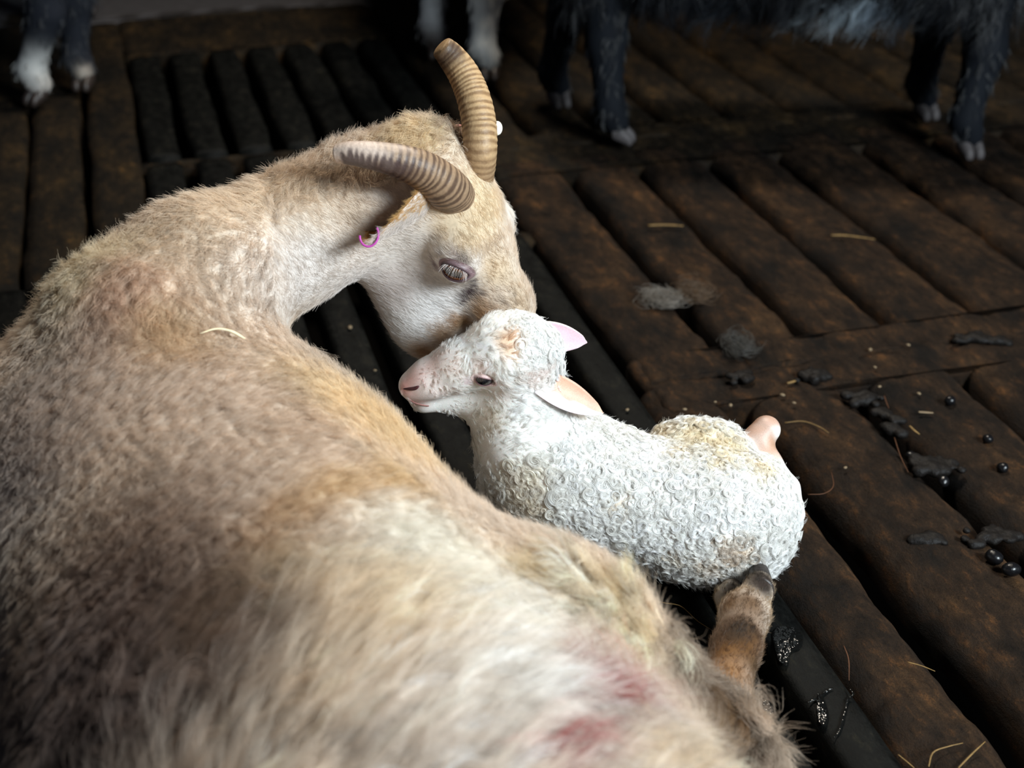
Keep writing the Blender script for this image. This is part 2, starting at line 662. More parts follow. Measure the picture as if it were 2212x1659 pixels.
# worn ochre boards: cross battens between the dark sections, and along the left
oc = [dict(t0=-0.005, t1=0.6, s0=2.495, s1=2.545, seed=130, crown=0, rough=0.002, edge=0.006, drop=0.012, step=0.02),
      dict(t0=-0.005, t1=0.6, s0=2.015, s1=2.055, seed=131, crown=0, rough=0.002, edge=0.006, drop=0.012, step=0.02),
      dict(t0=0.0, t1=0.6, s0=3.20, s1=3.52, seed=132, crown=0, rough=0.003, edge=0.006, step=0.02),
      dict(t0=-0.082, t1=0.003, s0=2.03, s1=3.5, seed=133, crown=0.002, rough=0.002, edge=0.006, step=0.02)]
for i in range(10):
    a = -0.185 - 0.098 * i
    oc.append(dict(t0=a, t1=a + 0.086, s0=2.03, s1=4.2, seed=140 + i, crown=0.002, rough=0.002, edge=0.006, step=0.02))
panel('ochre_board_panel', oc, M_OCHRE, FLOOR)
v, f = slat_mesh(-0.95, 0.62, 3.53, 4.6, 170, 0, 0.002, 0.05, 0.04, 0.01, 0.0)
mesh_obj('concrete_walk', v, f, M_CONC, FLOOR)

pit_v = [(-3, -1.5, -0.34), (4, -1.5, -0.34), (4, 6, -0.34), (-3, 6, -0.34)]
tag(mesh_obj('ground', pit_v, [(0, 1, 2, 3)], M_PIT, smooth=False), kind='structure')
bm_v, bm_f = [], []
tag(mesh_obj('wall_back', [(-3, 4.75, -0.34), (4, 4.75, -0.34), (4, 4.75, 2.7), (-3, 4.75, 2.7), (-3, 4.9, -0.34), (4, 4.9, -0.34), (4, 4.9, 2.7), (-3, 4.9, 2.7)],
             [(0, 1, 2, 3), (5, 4, 7, 6), (3, 2, 6, 7), (4, 0, 3, 7), (1, 5, 6, 2)], M_OCHRE, smooth=False), kind='structure')

# ================================================================ the ewe
UPZ = np.array([0, 0, 1.0])
# head frame: A down the nose, F out of the forehead, L from the near cheek to the far one
HL = unit(cv(0.41, 0.47, 0.78))
HA = cv(0.205, -0.883, 0.423)
HA = unit(HA - HL * np.dot(HA, HL))
HF = unit(np.cross(HL, HA))
if HF[0] < 0:
    HF = -HF
HE = P(1026, 537, 1.42)
HAX = np.array([HA, HF, HL])


def hp(a, f, l=0.0):
    return HE + HA * a + HF * f + HL * l


BAX = unit(np.array([-0.30, 0.88, 0.0]))          # the trunk's long axis, tail to chest
BSD = unit(np.cross(BAX, UPZ))                    # towards her right flank
BOX = np.array([BAX, BSD, UPZ])

ewe = Body()
ewe.ell((0.035, 0.46, 0.155), BOX, (0.17, 0.163, 0.148), 0.05)
ewe.ell((-0.045, 0.62, 0.162), BOX, (0.20, 0.204, 0.160), 0.05)
ewe.ell((-0.165, 0.84, 0.162), BOX, (0.24, 0.212, 0.165), 0.06)
ewe.ell((-0.268, 1.02, 0.168), BOX, (0.21, 0.208, 0.170), 0.06)
ewe.ell((-0.345, 1.12, 0.178), BOX, (0.165, 0.185, 0.158), 0.06)
ewe.limb([(P(330, 740, 1.30), 0.100), (P(440, 610, 1.345), 0.072), (P(620, 522, 1.40), 0.0585), (P(800, 440, 1.42), 0.057), (hp(-0.075, -0.045), 0.052)], 0.035)
# right haunch and the hind leg stretched forward
ewe.ell(PZ(1215, 1460, 0.15), BOX, (0.115, 0.082, 0.105), 0.05)
ewe.limb([(PZ(1330, 1560, 0.11), 0.075), (PZ(1530, 1630, 0.07), 0.052)], 0.04)
ewe.limb([(PZ(1545, 1640, 0.055), 0.040), (PZ(1560, 1510, 0.05), 0.0235), (PZ(1590, 1400, 0.048), 0.0215), (PZ(1610, 1330, 0.045), 0.0225)], 0.012)
ewe.limb([(PZ(1612, 1325, 0.05), 0.019), (PZ(1638, 1272, 0.056), 0.0125), (PZ(1642, 1256, 0.057), 0.010)], 0.012)
ewe.limb([(PZ(1595, 1340, 0.045), 0.017), (PZ(1575, 1290, 0.038), 0.0125), (PZ(1580, 1262, 0.032), 0.009)], 0.008)
# forelegs folded under the brisket
for s_ in (1, -1):
    b0 = np.array([-0.30, 1.14, 0.10]) + BSD * 0.10 * s_
    ewe.limb([(b0, 0.06), (b0 + BAX * 0.12 - UPZ * 0.05, 0.036), (b0 + BAX * -0.06 - UPZ * 0.07, 0.026)], 0.03)
# head
ewe.ell(hp(-0.058, -0.030), HAX, (0.066, 0.050, 0.054), 0.02)
ewe.limb([(hp(-0.108, -0.040), 0.023), (hp(-0.08, -0.020), 0.031), (hp(-0.04, -0.002), 0.034), (hp(0.0, 0.001), 0.034), (hp(0.06, 0.015), 0.0285), (hp(0.115, 0.020), 0.025), (hp(0.158, 0.002), 0.022)], 0.02)
for s_ in (-1, 1):
    ewe.ell(hp(-0.012, 0.004, 0.041 * s_), HAX, (0.028, 0.022, 0.017), 0.015)           # brow
    ewe.ell(hp(0.030, -0.062, 0.024 * s_), HAX, (0.062, 0.050, 0.024), 0.025)           # cheek
    ewe.limb([(hp(-0.012, -0.094, 0.024 * s_), 0.026), (hp(0.07, -0.066, 0.02 * s_), 0.026), (hp(0.145, -0.038, 0.010 * s_), 0.016)], 0.025)
    ewe.ell(hp(0.148, -0.004, 0.017 * s_), HAX, (0.022, 0.018, 0.011), 0.012)
    ewe.ell(hp(-0.070, -0.068, 0.044 * s_), HAX, (0.031, 0.031, 0.026), 0.012)                          # ear root
    ewe.limb([(hp(-0.076, -0.004, 0.028 * s_), 0.021), (hp(-0.084, 0.000, 0.037 * s_), 0.018)], 0.014)      # horn root
    ewe.ell(hp(0.168, 0.008, 0.016 * s_), HAX, (0.004, 0.010, 0.005), 0.004, sub=True)                    # nostril
ewe.ell(hp(0.150, -0.030), HAX, (0.022, 0.020, 0.024), 0.02)
ewe.limb([(hp(0.05, -0.045, 0.014), 0.028), (hp(0.13, -0.022, 0.014), 0.020)], 0.02)
EYE_OUT = [unit(-HL + HF * 0.10), unit(HL + HF * 0.10)]
EYE_S = [surf(ewe, 981, 587)]
EYE_S.append(hp((EYE_S[0] - HE) @ HA, (EYE_S[0] - HE) @ HF, -(EYE_S[0] - HE) @ HL))
for c_, o_ in zip(EYE_S, EYE_OUT):
    l_ = unit(cv(0.97, -0.22, 0.1))
    l_ = unit(l_ - o_ * np.dot(l_, o_))
    ewe.ell(c_, np.array([l_, np.cross(o_, l_), o_]), (0.0165, 0.0105, 0.006), 0.003, sub=True)
EV, EF = ewe.mesh((-0.75, 0.2, -0.02), (0.45, 1.65, 0.6), 0.004)

# ================================================================ the lamb
LL = unit(cv(-0.18, 0.80, 0.57))
LA = cv(-0.972, -0.234, 0.02)
LA = unit(LA - LL * np.dot(LA, LL))
LF = unit(np.cross(LL, LA))
if LF[2] < 0:
    LF = -LF
LE = P(1034, 772, 1.367)
LAX = np.array([LA, LF, LL])


def lp(a, f, l=0.0):
    return LE + LA * a + LF * f + LL * l


lamb = Body()
lamb.ell(lp(-0.030, 0.002), LAX, (0.038, 0.033, 0.032), 0.012)
lamb.limb([(lp(-0.02, 0.004), 0.032), (lp(0.02, -0.006), 0.0235), (lp(0.052, -0.015), 0.0185), (lp(0.070, -0.0195), 0.0125)], 0.012)
lamb.limb([(lp(-0.034, -0.052), 0.029), (lp(0.014, -0.055), 0.023), (lp(0.062, -0.0455), 0.0135)], 0.014)
LBX = unit(np.array([1.0, -0.17, 0]))
LBS = unit(np.cross(LBX, UPZ))
LBO = np.array([LBX, LBS, UPZ])
lamb.limb([(lp(0.066, -0.022), 0.0130), (lp(0.064, -0.042), 0.0125)], 0.010)
lamb.limb([(lp(-0.045, -0.02), 0.030), (P(1130, 935, 1.41), 0.040), (P(1180, 985, 1.43), 0.055)], 0.03)
lamb.ell(P(1215, 1025, 1.44), LBO, (0.085, 0.066, 0.062), 0.03)
lamb.ell(P(1370, 1072, 1.44), LBO, (0.11, 0.066, 0.057), 0.03)
lamb.ell(P(1545, 1105, 1.452), LBO, (0.082, 0.069, 0.063), 0.03)
lamb.ell(P(1515, 970, 1.475), LBO, (0.054, 0.034, 0.030), 0.010)
lamb.ell(P(1500, 1160, 1.432), LBO, (0.075, 0.035, 0.050), 0.02)
lamb.ell(P(1640, 1120, 1.456), LBO, (0.035, 0.055, 0.062), 0.02)
# far hind leg: hock up behind the rump, cannon back along it
lamb.limb([(P(1655, 928, 1.49), 0.0150), (P(1636, 950, 1.488), 0.0145), (P(1664, 1000, 1.478), 0.0115), (P(1700, 1055, 1.465), 0.0125), (P(1716, 1110, 1.452), 0.011)], 0.006)
LEYE_OUT = [unit(-LL + LF * 0.12 + LA * 0.12), unit(LL + LF * 0.12 + LA * 0.12)]
LEYE_S = [surf(lamb, 1046, 822)]
LEYE_S.append(lp((LEYE_S[0] - LE) @ LA, (LEYE_S[0] - LE) @ LF, -(LEYE_S[0] - LE) @ LL))
for c_, o_ in zip(LEYE_S, LEYE_OUT):
    l_ = unit(cv(0.93, -0.36, 0.1))
    l_ = unit(l_ - o_ * np.dot(l_, o_))
    lamb.ell(c_, np.array([l_, np.cross(o_, l_), o_]), (0.0100, 0.0068, 0.004), 0.002, sub=True)
LV, LFc = lamb.mesh((-0.2, 0.95, -0.02), (0.4, 1.5, 0.4), 0.003)
print('ewe', len(EV), 'lamb', len(LV))


# ================================================================ shared builders for animals
class Paint:
    """painted colour of a coat, on the ewe with some shade mixed in: a base colour and soft patches that sit on the body itself"""

    def __init__(self, base, body=None, lift=1.0):
        self.lift = lift
        self.base = lin(*base)
        self.body = body
        self.spots = []

    def px(self, u, v, r, c, w=1.0):
        self.spots.append((surf(self.body, u, v), r, lin(*c), w))
        return self

    def at(self, p, r, c, w=1.0):
        self.spots.append((np.asarray(p, float), r, lin(*c), w))
        return self

    def __call__(self, X):
        X = np.asarray(X, float)
        out = np.repeat(self.base[None], len(X), 0)
        wob = 0.006 * np.stack([fbm(X * 45, q, 2) for q in (1, 2, 3)], -1)
        for p, r, c, w in self.spots:
            d2 = (((X + wob * min(1, r / 0.02)) - p) ** 2).sum(1)
            k = (w * np.exp(-(d2 / (r * r)) ** 1.4))[:, None]
            out = out * (1 - k) + c * k
        return np.clip(out * (1 + 0.08 * fbm(X * 22, 21, 3) + 0.07 * fbm(X * 85, 22, 2))[:, None], 0.001, 1) ** self.lift


def vnormals(V, Fc):
    nr = np.cross(V[Fc[:, 2]] - V[Fc[:, 0]], V[Fc[:, 3]] - V[Fc[:, 1]])
    out = np.zeros_like(V)
    for i in range(4):
        np.add.at(out, Fc[:, i], nr)
    return unit(out)


def fur(name, parent, mat, V, Fc, VN, n, per, dens, length, comb, lift=0.35, spread=0.003, rad=0.0001, colf=None,
        wave=0.0, freq=1.2, K=5, clump=0.7, jit=0.25, bend=0.3, grav=0.2, cvar=0.1, svar=0.1, lvar=0.25, colat=0.0):
    n = int(n * FURD)
    pos, f = scatter(V, Fc, n, dens)
    nrm = unit(VN[Fc[f]].mean(1))
    L = (length(pos) if callable(length) else np.full(n, length)) * (1 + lvar * RNG.uniform(-1, 1, n))
    c = comb(pos)
    c = unit(c - nrm * (c * nrm).sum(1, keepdims=True) + 1e-6)
    lf = (lift(pos) if callable(lift) else np.full(n, lift))[:, None]
    side = np.cross(nrm, c)
    d0 = unit(nrm * lf + c * (1 - lf) + side * RNG.normal(0, jit, (n, 1)) + nrm * RNG.normal(0, jit * 0.4, (n, 1)))
    t = np.linspace(0, 1, K)
    ph = RNG.uniform(0, 6.28, (n, 1))
    bd = c * bend - nrm * bend * 0.55 + side * RNG.normal(0, bend * 0.6, (n, 1)) - np.array([0, 0, grav])
    g = d0[:, None] * t[None, :, None] + bd[:, None] * (t ** 2)[None, :, None] * 0.5
    if wave:
        am = wave * (0.5 + RNG.random((n, 1)))
        g = g + side[:, None] * (am * (np.sin(6.28 * freq * t[None] + ph) - np.sin(ph)) * (0.3 + 0.7 * t[None]))[..., None]
        g = g + nrm[:, None] * (0.5 * am * (np.cos(6.28 * freq * t[None] + ph) - np.cos(ph)) * (0.3 + 0.7 * t[None]))[..., None]
    g = g * L[:, None, None]
    t1, t2 = tangents(nrm)
    r = np.sqrt(RNG.random((n, per, 1))) * spread
    a = RNG.uniform(0, 6.28, (n, per, 1))
    off = r * (np.cos(a) * t1[:, None] + np.sin(a) * t2[:, None])
    keep = (1 - clump * t ** 0.8)[None, None, :, None]
    ls = (1 + 0.3 * RNG.uniform(-1, 1, (n, per, 1, 1)))
    pts = (pos - nrm * 0.0012)[:, None, None] + off[:, :, None] * keep + g[:, None] * ls
    pts = pts + (RNG.normal(0, 1, (n, per, 1, 3)) * (L * 0.10)[:, None, None, None]) * (t ** 1.3)[None, None, :, None]
    pts = pts.reshape(n * per, K, 3)
    pts[..., 2] = np.maximum(pts[..., 2], 0.002)
    cc = colf(pos + g[:, int(colat * (K - 1))]) * np.exp(RNG.normal(0, cvar, (n, 1)))
    cc = np.repeat(cc[:, None], per, 1) * np.exp(RNG.normal(0, svar, (n, per, 1)))
    cc = np.clip(cc.reshape(-1, 3), 0.003, 0.95)
    rp = rad * (1 - 0.75 * t ** 2)
    return hair_obj(name, pts, np.broadcast_to(rp, (n * per, K)), cc, mat, parent)


def ringlets(name, parent, mat, V, Fc, VN, n, per, dens, size, colf, K=15, rad=0.00014):
    """tight flat curls: every lock is a short spiral lying on the coat"""
    n = int(n * FURD)
    pos, f = scatter(V, Fc, n, dens)
    nrm = unit(VN[Fc[f]].mean(1))
    t1, t2 = tangents(nrm)
    a0 = RNG.uniform(0, 6.28, (n, 1))
    e1 = t1 * np.cos(a0) + t2 * np.sin(a0)
    e2 = np.cross(nrm, e1) * RNG.choice([-1, 1], (n, 1))
    sz = (size(pos) if callable(size) else np.full(n, size)) * np.clip(np.exp(RNG.normal(0, 0.27, n)), 0.5, 1.5)
    turns = RNG.uniform(0.55, 1.5, (n, 1))
    t = np.linspace(0, 1, K)
    ph = 6.283 * turns * t[None]
    R = sz[:, None] * (1 - 0.62 * t[None])
    x = sz[:, None] - R * np.cos(ph)
    y = R * np.sin(ph)
    tilt = RNG.uniform(-0.35, 0.35, (n, 1))
    z = sz[:, None] * (0.15 + 1.1 * t[None] ** 0.7) * RNG.uniform(0.25, 0.6, (n, 1)) + tilt * y
    g = e1[:, None] * x[..., None] + e2[:, None] * y[..., None] + nrm[:, None] * z[..., None]
    rdir = e1[:, None] * (-np.cos(ph))[..., None] + e2[:, None] * np.sin(ph)[..., None]
    o1 = RNG.normal(0, 0.18, (n, per, 1)) * sz[:, None, None]
    o2 = RNG.normal(0, 0.09, (n, per, 1)) * sz[:, None, None]
    taper = (1 - 0.55 * t)[None, None]
    pts = (pos - nrm * 0.0010)[:, None, None] + g[:, None] + rdir[:, None] * (o1 * taper)[..., None] + nrm[:, None, None] * (o2 * taper)[..., None]
    pts = pts + RNG.normal(0, 1, (n, per, 1, 3)) * (sz * 0.10)[:, None, None, None] * (t ** 2)[None, None, :, None]
    pts = pts.reshape(n * per, K, 3)
    pts[..., 2] = np.maximum(pts[..., 2], 0.002)
    cc = colf(pos) * np.exp(RNG.normal(0, 0.07, (n, 1)))
    cc = np.repeat(cc[:, None], per, 1) * np.exp(RNG.normal(0, 0.07, (n, per, 1)))
    cc = np.clip(cc.reshape(-1, 3), 0.003, 0.95)
    return hair_obj(name, pts, np.broadcast_to(rad * (1 - 0.6 * t ** 3), (n * per, K)), cc, mat, parent)


M_EYE = painted('wet_eye', 0.06, 0.6, coat=1.0)


def eye(parent, body, c, out, lng, R, w, hu, hl, ring, iris, pupil_c, lid_c, rim_c, lash_c, nlash, lash_len, bulge=0.0012, slot=(0.55, 0.22), lash_down=0.5):
    """eyeball seated in the head, with a ring of lids around an almond opening and lashes on the upper lid"""
    out = unit(out)
    lng = unit(lng - out * np.dot(out, lng))
    upv = np.cross(out, lng)
    if upv[2] < 0:
        upv = -upv
    AX = np.array([lng, upv, out])
    V, Fc = ball_mesh(c, R, AX, 40, 40)
    q = unit((V - c)) @ AX.T
    ang = np.arccos(np.clip(q[:, 2], -1, 1))
    col = np.repeat(lin(120, 100, 92)[None], len(V), 0)
    k = (ang < 0.86)
    col[k] = lin(*iris) * (0.7 + 0.5 * (ang[k] / 0.86))[:, None]
    col[(ang > 0.80) & k] = lin(20, 12, 10)
    col[(np.abs(q[:, 0]) < slot[0]) & (np.abs(q[:, 1]) < slot[1]) & (q[:, 2] > 0)] = lin(*pupil_c)
    e = mesh_obj('eye', V, Fc, M_EYE, parent, col)
    # lids
    m, nr = 56, 7
    phi = np.linspace(0, 2 * np.pi, m, endpoint=False)
    cs, sn = np.cos(phi), np.sin(phi)
    hh = np.where(sn > 0, hu, hl)
    inner = np.stack([w * cs, hh * sn * np.abs(sn) ** 0.25], -1)
    outer = np.stack([w * ring[0] * cs, np.where(sn > 0, ring[1], ring[2]) * sn], -1)
    rings, cols = [], []
    for r in range(nr):
        f = r / (nr - 1)
        xy = inner * (1 - f) + outer * f
        rr = np.minimum((xy ** 2).sum(1), (R * 1.02) ** 2 * 0.96)
        hs = np.sqrt((R * 1.03) ** 2 - rr)
        p0 = c + xy[:, :1] * lng + xy[:, 1:] * upv
        ps = p0 + out * 0.05
        for _ in range(40):
            ps = ps - out * np.maximum(body(ps)[:, None] * 0.8, 0)
        hb = ((ps - p0) * out).sum(1)
        wf = sm(f, 0.6, 1.0)
        h = hs * (1 - wf) + (hb - 0.0006) * wf + bulge * math.sin(math.pi * min(1, f * 1.3)) * (1 if r else 0.4)
        h = np.maximum(h, hb + 0.0003)
        rings.append(p0 + out * h[:, None])
        kc = sm(f, 0.05, 0.75)
        cols.append(np.repeat((lin(*rim_c) * (1 - kc) + lin(*lid_c) * kc)[None], m, 0))
    V = np.vstack(rings)
    Fq = [(i * m + j, i * m + (j + 1) % m, (i + 1) * m + (j + 1) % m, (i + 1) * m + j) for i in range(nr - 1) for j in range(m)]
    lid = mesh_obj('eyelid', V, Fq, M_SOFT, parent, np.vstack(cols))
    # lashes
    a = RNG.uniform(0.12 * np.pi, 0.80 * np.pi, nlash)
    xi = np.stack([w * np.cos(a), hu * np.sin(a) ** 1.25 + 0.0006], -1)
    b = c + xi[:, :1] * lng + xi[:, 1:] * upv + out * np.sqrt(np.maximum((R * 1.06) ** 2 - (xi ** 2).sum(1), 1e-7))[:, None]
    d = unit(out * 0.7 + upv * (0.25 - lash_down) + lng * (np.cos(a)[:, None] * 0.5) + RNG.normal(0, 0.12, (nlash, 3)))
    t = np.linspace(0, 1, 5)[None, :, None]
    ln = (lash_len * RNG.uniform(0.7, 1.2, nlash))[:, None, None]
    pts = b[:, None] + d[:, None] * t * ln - upv * (t ** 2) * ln * lash_down
    hair_obj('eyelashes', pts, np.broadcast_to(0.00014 * (1 - 0.8 * t[0, :, 0]), (nlash, 5)), np.repeat(lin(*lash_c)[None], nlash, 0), M_WOOL, lid)
    return e


def ear(parent, base, tip, opening, width, cup, col_out, col_in, sag=0.0, n=26, m=15, root_w=0.5, thick=0.0022, stripe=None):
    """a leaf-shaped, cupped ear with an inner and an outer skin"""
    base, tip = np.asarray(base, float), np.asarray(tip, float)
    ax = tip - base
    Lq = np.linalg.norm(ax)
    ax = ax / Lq
    op = unit(opening - ax * np.dot(opening, ax))
    wd = np.cross(ax, op)
    s = np.linspace(0, 1, n)
    prof = width * (root_w * (1 - s) ** 2 + np.sin(np.pi * np.clip(s * 0.80 + 0.16, 0, 1)) ** 0.85) * np.clip((1.0 - s) / 0.10, 0, 1) ** 0.5
    prof = np.maximum(prof, 0.0006)
    x = np.linspace(-1, 1, m)
    cv_ = cup * (1 - 0.55 * s)
    Vi, Vo = [], []
    for i in range(n):
        ctr = base + ax * s[i] * Lq + np.array([0, 0, -1.0]) * sag * s[i] ** 2
        th = x * cv_[i]
        rr = prof[i] / max(math.sin(cv_[i]), 0.2)
        pp = ctr + (np.sin(th) * rr)[:, None] * wd + ((1 - np.cos(th)) * rr)[:, None] * op
        nn = unit(-np.sin(th)[:, None] * wd + np.cos(th)[:, None] * op)
        tk = thick * (1 - 0.55 * np.abs(x) ** 3)[:, None] * (1 - 0.5 * s[i])
        Vi.append(pp + nn * tk * 0.5)
        Vo.append(pp - nn * tk * 0.5)
    V = np.vstack([np.vstack(Vi), np.vstack(Vo)])
    o = n * m
    Fc = []
    for i in range(n - 1):
        for j in range(m - 1):
            a, b, c2, d = i * m + j, i * m + j + 1, (i + 1) * m + j + 1, (i + 1) * m + j
            Fc.append((a, b, c2, d))
            Fc.append((o + d, o + c2, o + b, o + a))
        Fc.append((i * m, (i + 1) * m, o + (i + 1) * m, o + i * m))
        Fc.append((i * m + m - 1, o + i * m + m - 1, o + (i + 1) * m + m - 1, (i + 1) * m + m - 1))
    for j in range(m - 1):
        Fc.append(((n - 1) * m + j, (n - 1) * m + j + 1, o + (n - 1) * m + j + 1, o + (n - 1) * m + j))
    col = np.vstack([np.repeat(lin(*col_in)[None], o, 0), np.repeat(lin(*col_out)[None], o, 0)])
    ss = np.tile(np.repeat(s, m), 2)
    xx = np.tile(np.tile(x, n), 2)
    if stripe:
        k = sm(stripe[1] * (xx - stripe[2]) + 0.12 * fbm(V * 110, 6, 2), -0.1, 0.15)[:, None]
        col = col * (1 - k) + lin(*stripe[0]) * k
    col = col * (1 + 0.10 * fbm(V * 90, 4, 2))[:, None]
    e = mesh_obj('ear', V, np.array(Fc), M_SOFT, parent, np.clip(col, 0, 1))
    return e, np.array(V), np.array(Fc), o, dict(ax=ax, op=op, wd=wd, L=Lq)


def horn(parent, pts, rads, seed, style, n=150, seg=36):
    path = centripetal(pts, n)
    rad = centripetal(np.c_[rads, rads, rads], n)[:, 0]
    s = np.linspace(0, 1, n)
    T, Nn, B = frames(path)
    ang = np.linspace(0, 2 * np.pi, seg, endpoint=False)
    arc = np.concatenate([[0], np.cumsum(np.linalg.norm(np.diff(path, axis=0), axis=1))])
    wob = 0.0016 * vnoise(np.stack([arc * 120, arc * 0, arc * 0 + seed], -1), 3)
    Rr = np.zeros((n, seg))
    G = np.zeros((n, seg))
    for j, a in enumerate(ang):
        ww = 0.0010 * vnoise(np.stack([arc * 60, np.full(n, math.cos(a) * 1.3), np.full(n, math.sin(a) * 1.3 + seed)], -1), 5)
        x = (arc + wob + ww) / 0.0058
        x = x + 0.35 * vnoise(np.stack([x * 0.35, x * 0, x * 0 + seed], -1), 8)
        r = 0.5 + 0.5 * np.cos(6.283 * x)
        G[:, j] = r ** 1.5
        amp = 0.055 * np.clip(1.1 - s, 0.12, 1) * (0.6 + 0.5 * vnoise(np.stack([np.floor(x), x * 0, x * 0 + seed], -1), 2))
        Rr[:, j] = rad * (1 + amp * (G[:, j] - 0.5)) * (1 + 0.07 * math.cos(2 * a) * (1 - s * 0.5))
    # blunt rounded end
    endf = np.clip((1 - s) / 0.035, 0, 1)
    Rr *= np.sqrt(1 - (1 - endf) ** 2 * 0.97)[:, None]
    V = path[:, None] + Rr[..., None] * (np.cos(ang)[None, :, None] * Nn[:, None] + np.sin(ang)[None, :, None] * B[:, None])
    Fc = [(i * seg + j, i * seg + (j + 1) % seg, (i + 1) * seg + (j + 1) % seg, (i + 1) * seg + j) for i in range(n - 1) for j in range(seg)]
    VV = V.reshape(-1, 3)
    Fc.append(tuple((n - 1) * seg + j for j in range(seg)))
    S2 = np.repeat(s, seg)
    Gf = G.ravel()
    nz = fbm(VV * 160, seed, 3)
    nz2 = fbm(VV * 55, seed + 4, 3)
    if style == 'far':
        c = lin(186, 154, 114)[None] * np.ones((len(VV), 1))
        gr = lin(112, 80, 50)
        tp = lin(200, 160, 110)
        k = sm(1 - Gf + 0.3 * nz, 0.45, 1.1)[:, None] * 0.75
        c = c * (1 - k) + gr * k
        k = sm(0.30 - S2 + 0.1 * nz2, 0.0, 0.3)[:, None] * 0.55
        c = c * (1 - k) + lin(120, 96, 74) * k
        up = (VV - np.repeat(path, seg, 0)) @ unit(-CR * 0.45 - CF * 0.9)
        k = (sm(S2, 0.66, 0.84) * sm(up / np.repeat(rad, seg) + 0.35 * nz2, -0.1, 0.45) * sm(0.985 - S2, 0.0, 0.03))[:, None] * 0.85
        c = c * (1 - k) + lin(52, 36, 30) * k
    else:
        c = lin(150, 124, 98)[None] * np.ones((len(VV), 1))
        k = sm(1 - Gf + 0.3 * nz, 0.35, 1.0)[:, None] * 0.9
        c = c * (1 - k) + lin(78, 58, 46) * k
        k = sm(S2 + 0.12 * nz2, 0.5, 0.72)[:, None]
        c = c * (1 - k) + lin(205, 184, 168) * k
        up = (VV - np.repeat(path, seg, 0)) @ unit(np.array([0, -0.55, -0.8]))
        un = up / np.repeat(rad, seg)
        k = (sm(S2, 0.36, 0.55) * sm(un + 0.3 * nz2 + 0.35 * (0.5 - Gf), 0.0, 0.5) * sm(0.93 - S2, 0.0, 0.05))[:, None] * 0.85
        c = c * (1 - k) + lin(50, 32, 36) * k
    return mesh_obj('horn', VV, Fc, M_HORN, parent, np.clip(c, 0, 1))


M_HOOF = plain('hoof_horn', tuple(lin(46, 38, 34)), 0.45, 0.4, bump=0.2, bscale=300)
M_HOOFP = plain('pale_hoof_horn', tuple(lin(72, 68, 68)), 0.6, 0.3)
M_TAGP = plain('pink_tag_plastic', tuple(lin(176, 62, 156)), 0.5, 0.5)
M_TAGR = plain('rose_tag_plastic', tuple(lin(205, 110, 110)), 0.4, 0.5)
M_TAGW = plain('white_tag_plastic', tuple(lin(235, 230, 215)), 0.4, 0.5)


def claw(parent, a, b, side, up, w, h, mat):
    """one toe of a cloven hoof from coronet a to tip b"""
    a, b = np.asarray(a, float), np.asarray(b, float)
    n, seg = 12, 14
    s = np.linspace(0, 1, n)
    V = []
    for i in range(n):
        c = a + (b - a) * s[i] - up * h * 0.25 * s[i]
        ww = w * (1 - 0.45 * s[i] ** 1.5)
        hh = h * (1 - 0.55 * s[i])
        if i == n - 1:
            ww, hh = ww * 0.4, hh * 0.4
        for j in range(seg):
            t = 2 * math.pi * j / seg
            y = math.sin(t)
            V.append(c + side * math.cos(t) * ww + up * (max(y, -0.7) * hh))
    Fc = [(i * seg + j, i * seg + (j + 1) % seg, (i + 1) * seg + (j + 1) % seg, (i + 1) * seg + j) for i in range(n - 1) for j in range(seg)]
    Fc.append(tuple(range(seg))[::-1])
    Fc.append(tuple((n - 1) * seg + j for j in range(seg)))
    return mesh_obj('hoof_claw', np.array(V), Fc, mat, parent)

# ================================================================ finish the ewe
EN = vnormals(EV, EF)
EWE = root('ewe', (-0.18, 0.86, 0.0))
tag(EWE, 'cream horned ewe lying on the slats, nuzzling her newborn lamb', 'sheep')
ep = Paint((213, 192, 170), ewe, 0.80)
